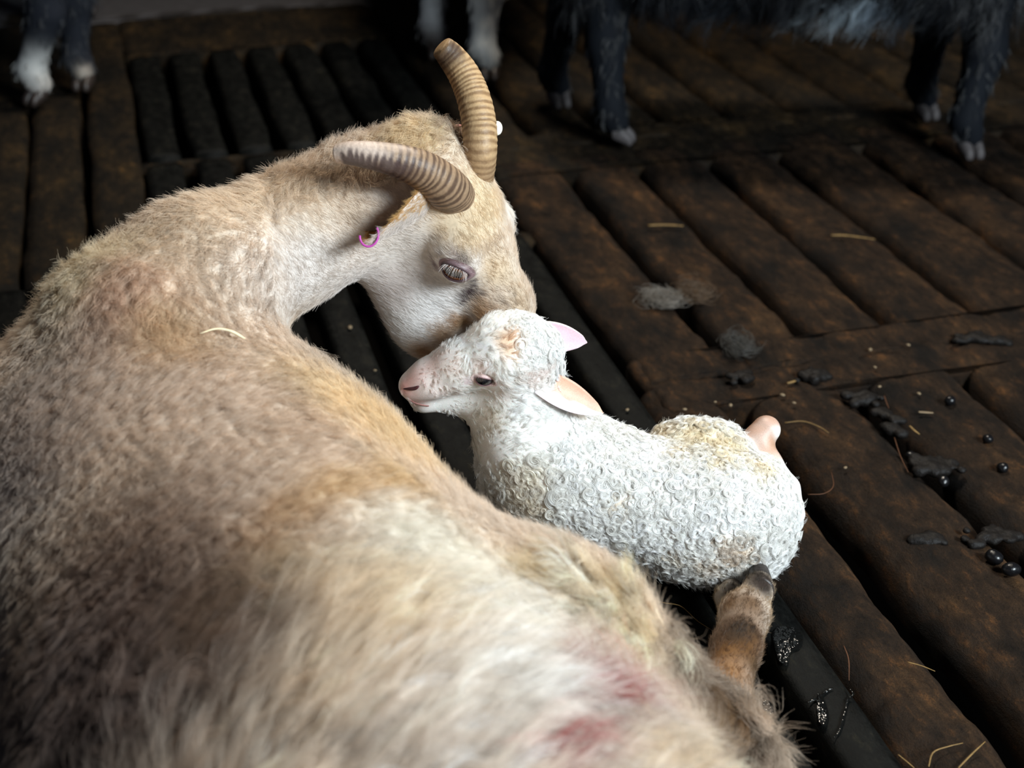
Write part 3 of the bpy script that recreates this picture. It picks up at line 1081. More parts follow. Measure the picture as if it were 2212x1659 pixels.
# face
ep.px(1545, 1600, .075, (66, 42, 18), .95).px(1470, 1560, .04, (104, 74, 36), .85)
ep.at(PZ(1642, 1250, 0.057), .016, (24, 18, 15), 1)
for q in [(860, 640, .075, (226, 220, 216), .95), (880, 690, .05, (236, 232, 228), .9), (850, 440, .035, (222, 212, 204), .8), (800, 600, .05, (216, 206, 200), .8), (690, 560, .055, (214, 206, 200), .7), (950, 660, .035, (232, 228, 225), .9), (955, 535, .030, (236, 231, 226), .9),
          (1030, 570, .016, (232, 226, 222), .8), (1035, 615, .014, (230, 224, 220), .7), (860, 545, .03, (218, 208, 198), .8),
          (1010, 480, .034, (216, 188, 148), .9), (1040, 420, .03, (218, 190, 148), .9), (980, 470, .025, (216, 190, 154), .8), (1092, 445, .024, (238, 230, 220), .9),
          (1072, 590, .024, (200, 172, 136), .9), (1105, 640, .022, (188, 162, 132), .9), (1130, 670, .018, (190, 164, 134), .8), (1075, 650, .016, (205, 185, 165), .7),
          (1055, 688, .016, (166, 118, 62), .9), (1000, 698, .014, (168, 120, 66), .9), (960, 728, .014, (172, 124, 66), .8), (920, 762, .014, (160, 112, 56), .9),
          (870, 600, .022, (176, 160, 150), .5), (850, 640, .02, (180, 165, 158), .5),
          (1003, 559, .0062, (70, 48, 40), .9), (1011, 567, .004, (74, 52, 46), .9), (940, 574, .007, (110, 84, 92), .85), (958, 564, .005, (110, 84, 90), .8), (985, 556, .006, (160, 140, 140), .5),
          (1018, 598, .0052, (40, 26, 34), 1), (1021, 608, .005, (40, 26, 34), 1), (1022, 619, .0052, (44, 28, 36), 1), (1018, 631, .006, (50, 32, 36), 1), (1011, 641, .006, (54, 36, 38), 1), (1003, 650, .0046, (56, 38, 38), 1), (996, 657, .0034, (50, 34, 34), .9), (1029, 640, .005, (44, 30, 38), 1), (1038, 637, .004, (42, 28, 36), 1), (1046, 634, .003, (44, 30, 38), .95),
          (1112, 640, .003, (70, 55, 45), .8), (1088, 652, .0025, (70, 55, 45), .7), (1098, 662, .003, (80, 62, 50), .8), (1118, 655, .002, (60, 45, 40), .8), (1085, 625, .002, (90, 75, 60), .7),
          # neck
          (600, 450, .08, (212, 187, 156), .8), (480, 470, .07, (212, 188, 158), .7), (650, 590, .05, (212, 205, 200), .8), (560, 600, .05, (208, 192, 178), .7), (880, 290, .04, (222, 196, 152), .9), (760, 420, .03, (210, 186, 160), .7),
          (770, 460, .010, (150, 126, 100), .5),
          # trunk
          (160, 570, .06, (226, 210, 176), .8), (80, 640, .05, (224, 212, 184), .7), (250, 610, .035, (196, 156, 126), .7), (265, 690, .045, (190, 154, 130), .7), (350, 725, .04, (206, 168, 116), .7),
          (60, 900, .075, (150, 138, 134), .6), (40, 1040, .06, (135, 124, 122), .6), (200, 880, .07, (196, 170, 148), .6), (450, 900, .09, (206, 182, 160), .7),  # first two darken her far left side: shade painted into the coat
          (700, 830, .05, (218, 194, 154), .7), (850, 930, .07, (222, 190, 138), .8), (950, 1000, .05, (224, 190, 134), .8), (640, 930, .06, (212, 188, 164), .6),
          (850, 1030, .035, (208, 172, 112), .7), (980, 1035, .03, (212, 176, 116), .6), (720, 1050, .03, (204, 166, 108), .7), (620, 1100, .025, (186, 144, 90), .7), (540, 1170, .025, (160, 118, 76), .75), (450, 1280, .025, (136, 100, 70), .7), (420, 1380, .03, (128, 98, 76), .65),
          (900, 1170, .055, (242, 236, 222), .85), (1080, 1290, .07, (240, 232, 218), .85), (1100, 1480, .07, (242, 236, 228), .9), (800, 1300, .05, (226, 204, 170), .7), (700, 1450, .06, (224, 200, 168), .7), (560, 1250, .04, (214, 186, 142), .6), (900, 1580, .06, (232, 218, 204), .7),
          (300, 1180, .08, (158, 128, 106), .75), (200, 1330, .10, (122, 98, 84), .85), (320, 1480, .09, (116, 92, 78), .85), (110, 1550, .10, (96, 80, 74), .85), (420, 1360, .04, (104, 78, 58), .8),  # left flank and rump darkened: shade put into the wool colour
          (1180, 1230, .03, (226, 206, 166), .7), (1320, 1290, .035, (226, 206, 166), .7), (1370, 1400, .03, (218, 196, 156), .7),
          (1400, 1620, .03, (196, 170, 130), .8), (1590, 1540, .02, (84, 58, 30), .9), (1420, 1555, .016, (236, 228, 226), .85),
          (1470, 1625, .012, (48, 46, 54), .85), (1480, 1560, .006, (50, 46, 56), .8), (1540, 1650, .012, (214, 200, 176), .8),
          # hind leg
          (1600, 1380, .07, (74, 44, 17), 1), (1565, 1460, .032, (122, 76, 28), .95), (1560, 1405, .014, (98, 60, 22), .8), (1585, 1362, .016, (38, 25, 14), .95), (1615, 1355, .014, (40, 27, 16), .9), (1625, 1305, .018, (78, 50, 24), .9), (1645, 1262, .012, (30, 22, 18), .95), (1575, 1300, .012, (92, 60, 28), .9), (1630, 1440, .012, (60, 40, 20), .8), (1580, 1265, .010, (30, 22, 18), .9),
          # mud specks and blood
          (780, 965, .0052, (92, 70, 46), .9), (985, 975, .003, (110, 80, 50), .8), (1225, 1205, .004, (110, 88, 60), .8), (945, 1000, .003, (140, 100, 60), .7),
          (1285, 1468, .017, (130, 6, 4), 1), (1330, 1464, .013, (90, 5, 5), 1), (1258, 1492, .013, (160, 24, 16), .95), (1275, 1448, .008, (160, 26, 20), .9), (1305, 1440, .006, (160, 40, 30), .8), (1345, 1410, .004, (196, 96, 84), .7), (1370, 1378, .003, (196, 86, 80), .7), (1395, 1470, .006, (190, 90, 90), .6),
          (1222, 1558, .009, (130, 5, 5), 1), (1232, 1528, .004, (170, 50, 44), .8), (1190, 1602, .011, (130, 6, 5), 1), (1168, 1638, .014, (130, 6, 5), 1), (1310, 1430, .004, (190, 90, 80), .7)]:
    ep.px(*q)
for u_, v_, r_, c_ in [(1280, 1462, 0.0163, (124, 2, 2)), (1322, 1458, 0.0125, (84, 2, 2)), (1256, 1488, 0.0125, (140, 5, 4)), (1272, 1440, 0.0088, (150, 8, 6)), (1340, 1408, 0.0075, (170, 20, 16)), (1395, 1466, 0.0112, (150, 16, 15)),
                       (1224, 1552, 0.0100, (130, 2, 2)), (1232, 1525, 0.0063, (150, 13, 11)), (1192, 1598, 0.0125, (130, 2, 2)), (1170, 1634, 0.0163, (130, 2, 2)), (1310, 1425, 0.0075, (150, 13, 11)), (1222, 1206, 0.0050, (84, 62, 36))]:
    p_ = surf(ewe, u_, v_)
    for h_ in (0.012, 0.024):
        ep.at(p_ + unit(CAM - p_) * h_, r_, c_, 0.95)
p_ = surf(ewe, 1545, 1600)
ep.at(p_ + unit(CAM - p_) * 0.02, .05, (66, 42, 18), .9)
ep.px(1640, 1240, .016, (22, 16, 13), 1).px(1652, 1268, .013, (26, 18, 14), 1).px(1578, 1275, .010, (40, 26, 16), .9)
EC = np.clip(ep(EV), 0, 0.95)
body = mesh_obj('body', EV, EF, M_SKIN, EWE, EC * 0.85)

# eyes
for s_ in (-1, 1):
    out = EYE_OUT[(s_ + 1) // 2]
    ec = EYE_S[(s_ + 1) // 2] - out * (0.0165 - 0.0040)
    eye(EWE, ewe, ec, out, cv(0.97, -0.22, 0.1), 0.0165, 0.0140, 0.0064, 0.0068, (1.32, 0.0138, 0.0118), (112, 66, 38), (10, 8, 8), (138, 114, 118), (58, 40, 46), (226, 218, 214), 46, 0.0080)
EYE_C = EYE_S

# horns
def dcam(p):
    return float(np.dot(np.asarray(p) - CAM, CF))


hs_ = surf(ewe, 972, 418)
d0 = dcam(hs_)
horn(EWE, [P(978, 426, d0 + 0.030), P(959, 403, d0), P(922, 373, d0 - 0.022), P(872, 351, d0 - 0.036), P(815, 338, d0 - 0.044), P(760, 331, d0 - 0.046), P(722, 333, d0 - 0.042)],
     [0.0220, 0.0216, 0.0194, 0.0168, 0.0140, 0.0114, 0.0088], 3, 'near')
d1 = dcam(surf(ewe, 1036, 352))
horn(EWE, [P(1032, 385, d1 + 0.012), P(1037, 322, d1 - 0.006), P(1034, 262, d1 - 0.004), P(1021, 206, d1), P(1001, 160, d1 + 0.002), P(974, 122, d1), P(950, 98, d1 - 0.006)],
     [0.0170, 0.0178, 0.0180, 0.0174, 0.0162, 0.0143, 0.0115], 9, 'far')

# ears
er = hp(-0.085, -0.030, -0.062)
ersf = surf(ewe, 890, 450)
tipn = P(800, 526, dcam(ersf) - 0.045)
ne, nev, nef, no_, nfr = ear(EWE, P(912, 466, dcam(ersf) + 0.012), tipn, -CR * 0.50 + CU * 0.80 - CF * 0.06, 0.027, 1.1, (196, 184, 174), (190, 142, 78), thick=0.0034, root_w=0.9)
efar = hp(-0.085, -0.030, 0.058)
fe, fev, fef, fo_, ffr = ear(EWE, P(985, 300, dcam(efar)), P(1070, 276, dcam(efar) + 0.035), HF + HA * 0.3, 0.017, 1.0, (216, 190, 150), (222, 190, 182))
# near tag: a narrow purple rim clipped round the ear tip
tc_ = tipn
tv = []
sx, sy = unit(cv(0.95, 0.25, 0.1)), unit(cv(0.1, -1, 0))
arcp = [tc_ + sx * (0.0088 * math.cos(a)) + sy * (0.0105 * math.sin(a)) - sy * 0.0075 + CF * (-0.004) for a in np.linspace(-0.5, math.pi + 0.15, 22)]
tv = tube_mesh(np.array(arcp), 0.0011, 8)
mesh_obj('ear_tag', *tv, M_TAGP, ne)
v, f = ball_mesh(P(1074, 277, dcam(efar) + 0.030), (0.0055, 0.0035, 0.0075), np.array([CR, CF, CU]), 16, 10)
mesh_obj('ear_tag', v, f, M_TAGW, fe)['label'] = 'white button ear tag'
v, f = ball_mesh(P(990, 284, dcam(efar) - 0.004), (0.007, 0.003, 0.0075), np.array([CR, CF, CU]), 16, 10)
mesh_obj('ear_tag', v, f, M_TAGR, fe)['label'] = 'dull pink ear tag'

nvn = vnormals(nev, nef)
fur('ear_hair', ne, M_WOOL, nev, nef, nvn, 3200, 5, np.r_[np.full(no_, 0.5), np.full(len(nev) - no_, 1.0)], 0.0065, lambda X: np.repeat(nfr['ax'][None], len(X), 0), 0.2, 0.002, 0.0001,
    lambda X: np.where(((X - tipn) @ nfr['op'] > 0.004)[:, None], lin(206, 166, 108), lin(222, 212, 204)) * 1.0, K=4, clump=0.2, jit=0.3, grav=0.05)

# hooves of the outstretched hind leg
lup = np.array([0, 0, 1.0])
ld = unit(PZ(1648, 1215, 0.03) - PZ(1640, 1260, 0.036))
lsd = unit(np.cross(ld, lup))
claw(EWE, PZ(1643, 1280, 0.056), PZ(1638, 1206, 0.056), lsd, np.cross(lsd, ld), 0.0135, 0.016, M_HOOF)
claw(EWE, PZ(1580, 1262, 0.030), PZ(1586, 1218, 0.020), lsd, np.cross(lsd, ld), 0.0105, 0.012, M_HOOF)

# coat
hl = (EV - HE) @ HAX.T
w_head = sm(hl[:, 0], -0.16, -0.10) * sm(0.17 - np.abs(hl[:, 1] + 0.03), 0, 0.05) * (np.linalg.norm(EV - HE, axis=1) < 0.22)


def headw(X):
    h = (X - HE) @ HAX.T
    return sm(h[:, 0], -0.15, -0.09) * (np.linalg.norm(X - HE, axis=1) < 0.215)


legA, legB = PZ(1550, 1580, 0.05), PZ(1630, 1282, 0.05)
FRINGE = surf(ewe, 1290, 1280)
hock = surf(ewe, 1550, 1595)


def legw(X):
    ba = legB - legA
    t = np.clip(((X - legA) @ ba) / (ba @ ba), -0.2, 1.2)
    d = np.linalg.norm(X - legA - t[:, None] * ba, axis=1)
    w = sm(0.062 - d, 0, 0.02) * sm(t, -0.1, 0.05) * sm(1.04 - t, 0, 0.05)
    return np.maximum(w, sm(0.062 - np.linalg.norm(X - hock, axis=1), 0, 0.02))


def neckw(X):
    a, b = P(420, 630, 1.345), P(800, 440, 1.42)
    ba = b - a
    t = ((X - a) @ ba) / (ba @ ba)
    return sm(t, -0.25, 0.25) * (1 - headw(X))


def rearw(X):
    s = (X - np.array([-0.165, 0.84, 0])) @ BAX
    return sm(-s, 0.02, 0.12) * (1 - legw(X))


def eyemask(X):
    m = np.ones(len(X))
    for c in EYE_C:
        q = (X - c)
        m *= sm(np.sqrt((q @ unit(cv(1, -.2, 0))) ** 2 / 0.0195 ** 2 + (q @ unit(cv(0.2, 1, 0))) ** 2 / 0.0118 ** 2 + (q @ HL) ** 2 / 0.03 ** 2), 0.85, 1.1)
    return m


vis = 0.25 + 0.75 * sm((EN * unit(CAM - EV)).sum(1), -0.35, -0.05)
upm = sm(EV[:, 2], 0.015, 0.04)
toe_m = sm(np.linalg.norm(EV - PZ(1620, 1270, 0.05), axis=1), 0.05, 0.07)
hwv, lwv, rwv, nwv = headw(EV), legw(EV), rearw(EV), neckw(EV)


def comb_head(X):
    h = (X - HE) @ HAX.T
    c = -HA * 0.75 - HF * 0.45 + HL * np.sign(h[:, 2:3]) * 0.15
    up = sm(h[:, 1], -0.005, 0.02)[:, None] * sm(-h[:, 0], -0.02, 0.05)[:, None]
    c = c * (1 - up) + (HF * 0.5 + HA * 0.7) * up
    ch = sm(h[:, 0], 0.06, 0.12)[:, None]
    return c * (1 - ch) + (-HF * 0.9 - HA * 0.1) * ch


def comb_body(X):
    nw = neckw(X)[:, None]
    rw = rearw(X)[:, None]
    w = np.stack([fbm(X * 9, 41, 2), fbm(X * 9, 42, 2), fbm(X * 9, 43, 2)], -1)
    b = -BAX * 0.8 + BSD * 0.35 - UPZ * 0.2
    r = BSD * 0.9 - BAX * 0.12 - UPZ * 0.12
    c = b * (1 - rw) + r * rw
    c = c * (1 - nw) + unit(np.array([-0.85, -0.35, -0.2])) * nw
    return c + w * (0.5 - 0.2 * rw)


def comb_leg(X):
    return np.repeat(unit(legB - legA + np.array([0.03, 0, -0.02]))[None], len(X), 0)


def len_body(X):
    n = neckw(X)
    r = rearw(X)
    return (0.016 * (1 - n) + 0.012 * n) * (1 - r) + 0.040 * r


fur('face_hair', EWE, M_WOOL, EV, EF, EN, 44000, 5, hwv * vis * eyemask(EV) * upm * (1 - sm(hl[:, 1] + 0.2 * hl[:, 0], -0.02, 0.02) * sm(-hl[:, 0], 0.075, 0.10) * 0), 0.0080, comb_head, 0.16, 0.0030, 0.00010, ep, K=4, clump=0.15, jit=0.28, grav=0.05, cvar=0.05, svar=0.07)
fur('poll_hair', EWE, M_WOOL, EV, EF, EN, 1500, 14, sm(-hl[:, 0], 0.085, 0.115) * sm(-hl[:, 1], 0.0, 0.02) * hwv * upm, 0.013, lambda X: HF * 0.3 - HA * 0.4 + 0 * X, 0.6, 0.004, 0.00010, ep, K=6, clump=0.6, jit=0.45, wave=0.08)
fur('short_fleece', EWE, M_WOOL, EV, EF, EN, 40000, 9, (1 - hwv) * (1 - lwv) * toe_m * (1 - 0.75 * rwv) * vis * upm, len_body, comb_body, 0.42, 0.0036, 0.00012, ep, K=5, clump=0.40, jit=0.45, wave=0.10, freq=1.0, grav=0.1, cvar=0.08, svar=0.08)
fur('long_fleece', EWE, M_WOOL, EV, EF, EN, 3600, 40, rwv * (1 - hwv) * toe_m * vis * upm, lambda X: 0.043 * (0.7 + 0.5 * sm(fbm(X * 8, 77, 2), -0.5, 0.5)) * (1 + 0.7 * np.exp(-((X - FRINGE) ** 2).sum(1) / 0.07 ** 2)), comb_body, lambda X: 0.17 + 0.35 * np.exp(-((X - FRINGE) ** 2).sum(1) / 0.06 ** 2), 0.0066, 0.00018, ep, K=9, clump=0.86, jit=0.22, wave=0.13, freq=1.2, grav=0.12, colat=0.55, cvar=0.34, svar=0.08)
fur('leg_hair', EWE, M_WOOL, EV, EF, EN, 9000, 8, lwv * upm, 0.0065, comb_leg, 0.18, 0.0026, 0.00010, lambda X: ep(X) * np.array([0.80, 0.72, 0.58]), K=4, clump=0.5, jit=0.35, grav=0.1, cvar=0.15, svar=0.15)

# ================================================================ finish the lamb
LN = vnormals(LV, LFc)
LAMB = root('lamb', P(1400, 1100, 1.44) * np.array([1, 1, 0]))
tag(LAMB, 'wet white curly newborn lamb lying between the ewe and the brown slats', 'lamb')
lq = Paint((244, 242, 236), lamb, 0.72)
for q in [(1090, 738, .012, (214, 160, 104), .8), (1105, 760, .008, (214, 164, 110), .7),
          (890, 830, .018, (204, 148, 138), .95), (930, 790, .014, (190, 150, 136), .9), (900, 870, .014, (198, 150, 136), .9), (975, 790, .012, (212, 186, 172), .7), (872, 838, .008, (206, 130, 118), .9),
          (940, 850, .02, (234, 216, 208), .8), (1040, 795, .010, (230, 200, 190), .7), (1010, 822, .006, (190, 150, 156), .7), (1080, 840, .014, (238, 222, 216), .6), (1160, 810, .014, (232, 204, 194), .7),
          (1050, 905, .018, (214, 196, 166), .6), (1020, 940, .02, (190, 176, 150), .6),
          (1500, 945, .022, (226, 204, 156), .8), (1430, 935, .018, (226, 204, 160), .7), (1570, 965, .02, (226, 204, 156), .8), (1640, 1010, .018, (226, 206, 164), .7), (1380, 915, .012, (228, 210, 168), .6), (1470, 975, .012, (214, 186, 130), .6), (1550, 995, .012, (214, 186, 130), .6),
          (1600, 1195, .016, (170, 132, 80), .7), (1560, 1175, .010, (160, 124, 76), .6), (1530, 1235, .014, (176, 140, 88), .6), (1460, 1210, .010, (190, 160, 112), .5), (1330, 1085, .008, (196, 164, 116), .6),
          (1120, 1050, .03, (226, 210, 184), .6), (1150, 1100, .02, (214, 196, 166), .6),
          ]:
    lq.px(*q)
for q in [(P(1650, 930, 1.49), .026, (160, 92, 42), 1), (P(1660, 985, 1.48), .022, (166, 104, 58), 1), (P(1702, 1060, 1.466), .014, (214, 176, 158), .9), (P(1718, 1105, 1.455), .012, (220, 186, 182), .9), (P(1682, 937, 1.48), .0075, (244, 240, 232), 1)]:
    lq.at(*q)
LC = np.clip(lq(LV), 0, 0.95)
mesh_obj('body', LV, LFc, M_SOFT, LAMB, LC * 0.93)
for s_ in (-1, 1):
    out = LL * s_ + LF * 0.12 + LA * 0.12
    out = LEYE_OUT[(s_ + 1) // 2]
    e0 = LEYE_S[(s_ + 1) // 2]
    eye(LAMB, lamb, e0 - out * (0.0105 - 0.0030), out, cv(0.93, -0.36, 0.1), 0.0105, 0.0086, 0.0045, 0.0048, (1.5, 0.0085, 0.0080), (26, 22, 30), (6, 6, 8), (232, 206, 202), (120, 84, 92), (40, 36, 40), 26, 0.005, bulge=0.0008, slot=(0.5, 0.25), lash_down=0.35)
LEYE = LEYE_S
# nostril and mouth line
path = np.array([surf(lamb, 872, 840), surf(lamb, 884, 840), surf(lamb, 896, 839), surf(lamb, 905, 834)])
mesh_obj('nostril', *tube_mesh(centripetal(path, 10), np.array([.0006, .0010, .0013, .0016, .0018, .0019, .0019, .0017, .0013, .0005]), 8), plain('nostril_dark', tuple(lin(70, 34, 36)), 0.5), LAMB)
mp_ = [surf(lamb, u_, v_) for u_, v_ in ((884, 862), (894, 869), (908, 874), (926, 877))]
mp_ = [q for q in mp_ if abs(dcam(q) - 1.36) < 0.06]
mesh_obj('mouth_line', *tube_mesh(centripetal(np.array(mp_), 16), 0.0007, 6), plain('mouth_dark', tuple(lin(130, 86, 80)), 0.5), LAMB)
# ears
b1 = surf(lamb, 1172, 838)
ear(LAMB, P(1158, 826, dcam(b1) + 0.004), P(1303, 893, dcam(b1) + 0.030), -CF * 0.75 + CU * 0.25, 0.0140, 0.85, (238, 222, 214), (224, 172, 146), root_w=0.30, stripe=((232, 220, 226), 1, 0.15))
b2 = lp(-0.052, 0.012, 0.026)
ear(LAMB, P(1135, 716, dcam(b2)), P(1268, 740, dcam(b2) + 0.03), -CF * 0.8 - CU * 0.35, 0.0150, 0.6, (236, 216, 206), (232, 200, 210), root_w=0.3)

lh = (LV - LE) @ LAX.T


def lheadw(X):
    h = (X - LE) @ LAX.T
    return sm(h[:, 0], -0.075, -0.055) * (np.linalg.norm(X - LE, axis=1) < 0.112) * sm(h[:, 1] - 0.5 * np.minimum(h[:, 0], 0), -0.090, -0.072)


lhw = lheadw(LV)
leg_c = [P(1655, 925, 1.49), P(1636, 950, 1.488), P(1668, 1000, 1.478), P(1705, 1065, 1.463), P(1716, 1110, 1.452)]
lbare = np.ones(len(LV))
for c in leg_c:
    lbare *= sm(np.linalg.norm(LV - c, axis=1), 0.022, 0.032)
lbare *= 1 - sm(lhw, 0.0, 0.5)
lup_ = sm(LV[:, 2], 0.004, 0.015)
leyem = np.ones(len(LV))
for c in LEYE:
    leyem *= sm(np.linalg.norm(LV - c, axis=1), 0.0125, 0.0165)
nosem = 1 - 0.93 * sm(lh[:, 0], 0.035, 0.062)
crown = sm(-lh[:, 0], -0.02, 0.02) * sm(lh[:, 1], -0.012, 0.01) * lhw


def comb_lamb(X):
    return -LA * 0.8 - LF * 0.5 + np.stack([fbm(X * 45, q, 2) for q in (51, 52, 53)], -1) * 0.8


fur('face_hair', LAMB, M_WET, LV, LFc, LN, 4200, 12, lhw * leyem * nosem * lup_, lambda X: 0.0065 + 0.004 * sm(-((X - LE) @ LA), -0.03, 0.03), comb_lamb, 0.16, 0.0016, 0.00012, lq, K=7, clump=0.75, jit=0.3, wave=0.10, freq=1.1, grav=0.05, cvar=0.06, svar=0.06)
ringlets('head_curls', LAMB, M_WET, LV, LFc, LN, 260, 14, sm(-lh[:, 0], 0.03, 0.06) * sm(lh[:, 1], -0.03, 0.0) * lhw, 0.0042, lq)
ringlets('fleece_curls', LAMB, M_WET, LV, LFc, LN, 5000, 20, lbare * lup_ * (0.35 + 0.65 * sm((LN * unit(CAM - LV)).sum(1), -0.4, -0.1)), lambda X: 0.0042 + 0.0014 * sm(fbm(X * 16, 61, 2), -0.6, 0.6), lq)
fur('under_fleece', LAMB, M_WET, LV, LFc, LN, 5000, 10, lbare * lup_, 0.009, comb_lamb, 0.35, 0.003, 0.00011, lq, K=6, clump=0.5, jit=0.8, wave=0.2, freq=1.3)

# ================================================================ the dark sheep standing behind
def standing_sheep(name, label, centre, along, length, width, height, zc, legs, coat, patches, tufts, hoof_mat, head_end=1, cell=0.012, belly=0.0):
    """a whole standing sheep: trunk, neck, head and four jointed legs in one body, wool and hooves as parts.
    legs: list of (top point, knee/hock point, fetlock point, foot point)"""
    centre = np.asarray(centre, float)
    ax = unit(np.asarray(along, float))
    sd = unit(np.cross(ax, UPZ))
    B = Body()
    BO = np.array([ax, sd, UPZ])
    c = np.array([centre[0], centre[1], zc])
    B.ell(c, BO, (length * 0.62, width, height), 0.05)
    B.ell(c + ax * length * 0.33, BO, (length * 0.26, width * 0.92, height * 1.0), 0.05)
    B.ell(c - ax * length * 0.33, BO, (length * 0.26, width * 0.95, height * 0.98), 0.05)
    h = head_end
    nk = c + ax * h * length * 0.52 + UPZ * 0.08
    hd = nk + ax * h * 0.20 + UPZ * 0.16
    B.limb([(nk, 0.105), (hd, 0.062), (hd + ax * h * 0.10 - UPZ * 0.08, 0.046), (hd + ax * h * 0.19 - UPZ * 0.17, 0.030)], 0.04)
    for s_ in (1, -1):
        B.limb([(hd + sd * 0.05 * s_, 0.018), (hd + sd * 0.13 * s_ - UPZ * 0.02, 0.010)], 0.02)
    for lg in legs:
        a, b, f_, g = (np.asarray(q, float) for q in lg[:4])
        B.limb([(a, 0.062), (b, 0.034), (f_, 0.0245), (g + UPZ * 0.035, 0.025)], 0.02)
    V, Fc = B.mesh(c - np.array([0.75, 0.75, zc + 0.01]), c + np.array([0.75, 0.75, 0.62]), cell)
    VN = vnormals(V, Fc)
    pt = Paint(coat)
    for q in patches:
        pt.at(*q)
    o = root(name, (centre[0], centre[1], 0))
    tag(o, label, 'sheep')
    mesh_obj('body', V, Fc, M_SKIN, o, np.clip(pt(V), 0, 0.9))
    for lg in legs:
        f_, g = np.asarray(lg[2], float), np.asarray(lg[3], float)
        fw = lg[4] if len(lg) > 4 else ax * h
        sdl = unit(np.cross(fw, UPZ))
        vs = []
        for s_ in (1, -1):
            cl = claw(o, g + sdl * 0.011 * s_ + UPZ * 0.024, g + sdl * 0.010 * s_ + fw * 0.036 + UPZ * 0.010, sdl, UPZ, 0.0125, 0.022, hoof_mat)
            cl.name = 'hoof_claw'
    trunk = sm(V[:, 2], zc - height * 1.0, zc - height * 0.75) * (np.linalg.norm((V - c) @ BO.T / np.array([length * 0.75, width * 1.25, height * 1.35]), axis=1) < 1.0)
    tp = Paint(coat)
    for q in tufts:
        tp.at(surf(B, q[0], q[1], 1.6), *q[2:])
    fur('fleece', o, M_DARKWOOL, V, Fc, VN, 2600, 12, trunk * 1.0, 0.055, lambda X: -UPZ * 0.9 - ax * h * 0.35 + 0 * X, 0.25, 0.008, 0.00035, tp, K=6, clump=0.7, jit=0.35, wave=0.10, grav=0.5, cvar=0.35)
    fur('leg_hair', o, M_DARKWOOL, V, Fc, VN, 1600, 8, (1 - trunk) * sm(V[:, 2], 0.03, 0.06), 0.014, lambda X: -UPZ + 0 * X, 0.3, 0.004, 0.0003, pt, K=4, clump=0.5, jit=0.35)
    return o


def leg4(u, v, lean=(0, 0), top=0.34, knee_dx=0.0, fwd=None, dirv=None):
    """foot on the floor at pixel u, v; the leg rises from it"""
    g = PZ(u, v, 0.0)
    dv = np.asarray(dirv if dirv is not None else CR, float)
    a = g + UPZ * top + np.array([lean[0], lean[1], 0])
    b = g + UPZ * 0.19 + dv * knee_dx + np.array([lean[0], lean[1], 0]) * 0.5
    f_ = g + UPZ * 0.075 - dv * 0.012
    return (a, b, f_, g + UPZ * 0.012) if fwd is None else (a, b, f_, g + UPZ * 0.012, unit(fwd))


BLK = (15, 19, 25)
# black sheep on the right: its near legs at 1335,325 and 2090,350
g1, g2 = PZ(1325, 318, 0), PZ(2085, 345, 0)
bk_ax = unit(g2 - g1)
bk_c = (g1 + g2) / 2 + np.array([0, 0.09, 0])
legs = [leg4(1328, 318, (-0.02, 0.05), knee_dx=-0.012, fwd=(0.9, -0.35, 0)), leg4(1203, 236, (0.03, -0.02), fwd=(0.3, -0.9, 0)),
        leg4(2085, 345, (0.0, 0.06), knee_dx=0.014, fwd=(0.2, -0.95, 0)), leg4(1990, 262, (0.0, 0.0), fwd=(0.3, -0.9, 0))]
wh = lin(120, 135, 150)
BL = standing_sheep('black_sheep', 'black long-woolled sheep standing across the slats, pale hooves, hanging belly wool', bk_c, bk_ax, 0.62, 0.17, 0.165, 0.405, legs, BLK,
                    [(PZ(1200, 215, 0.05), 0.02, (120, 120, 124), .7), (PZ(1285, 285, 0.04), 0.012, (130, 132, 138), .7)],
                    [(1830, 18, 0.055, (205, 220, 230), .95), (1900, 10, 0.04, (190, 206, 218), .9), (1690, 30, 0.04, (110, 126, 140), .8), (1600, 10, 0.04, (70, 82, 94), .7), (1940, 5, 0.04, (90, 102, 116), .7), (1760, 40, 0.03, (66, 78, 92), .7)], M_HOOFP, head_end=1)

# white-stockinged sheep behind the upright horn
gw = PZ(1058, 178, 0)
legs = [leg4(1055, 178, (-0.005, 0.02), fwd=(0.1, -1, 0)), leg4(945, 132, (0.0, 0.02), fwd=(0.0, -1, 0)),
        tuple(q + np.array([0.0, 0.60, 0]) for q in leg4(1055, 178, (0, -0.02))), tuple(q + np.array([0.0, 0.60, 0]) for q in leg4(945, 132, (0, -0.02)))]
wc = (PZ(1055, 178, 0) + PZ(945, 132, 0)) / 2 + np.array([0, 0.31, 0])
f1, f2 = PZ(1055, 178, 0), PZ(945, 132, 0)
ST_ = standing_sheep('brown_sheep', 'dark brown sheep with two white front stockings standing behind the upright horn', wc, (0.02, -1, 0), 0.62, 0.17, 0.17, 0.43, legs, (52, 42, 36),
                     [(f1 + UPZ * 0.17, 0.085, (236, 236, 232), 1), (f1 + UPZ * 0.09, 0.06, (226, 228, 226), 1), (f2 + UPZ * 0.12, 0.055, (176, 178, 180), 1), (f1 + UPZ * 0.20, 0.012, (120, 130, 126), .6)], [], M_HOOF, head_end=1)

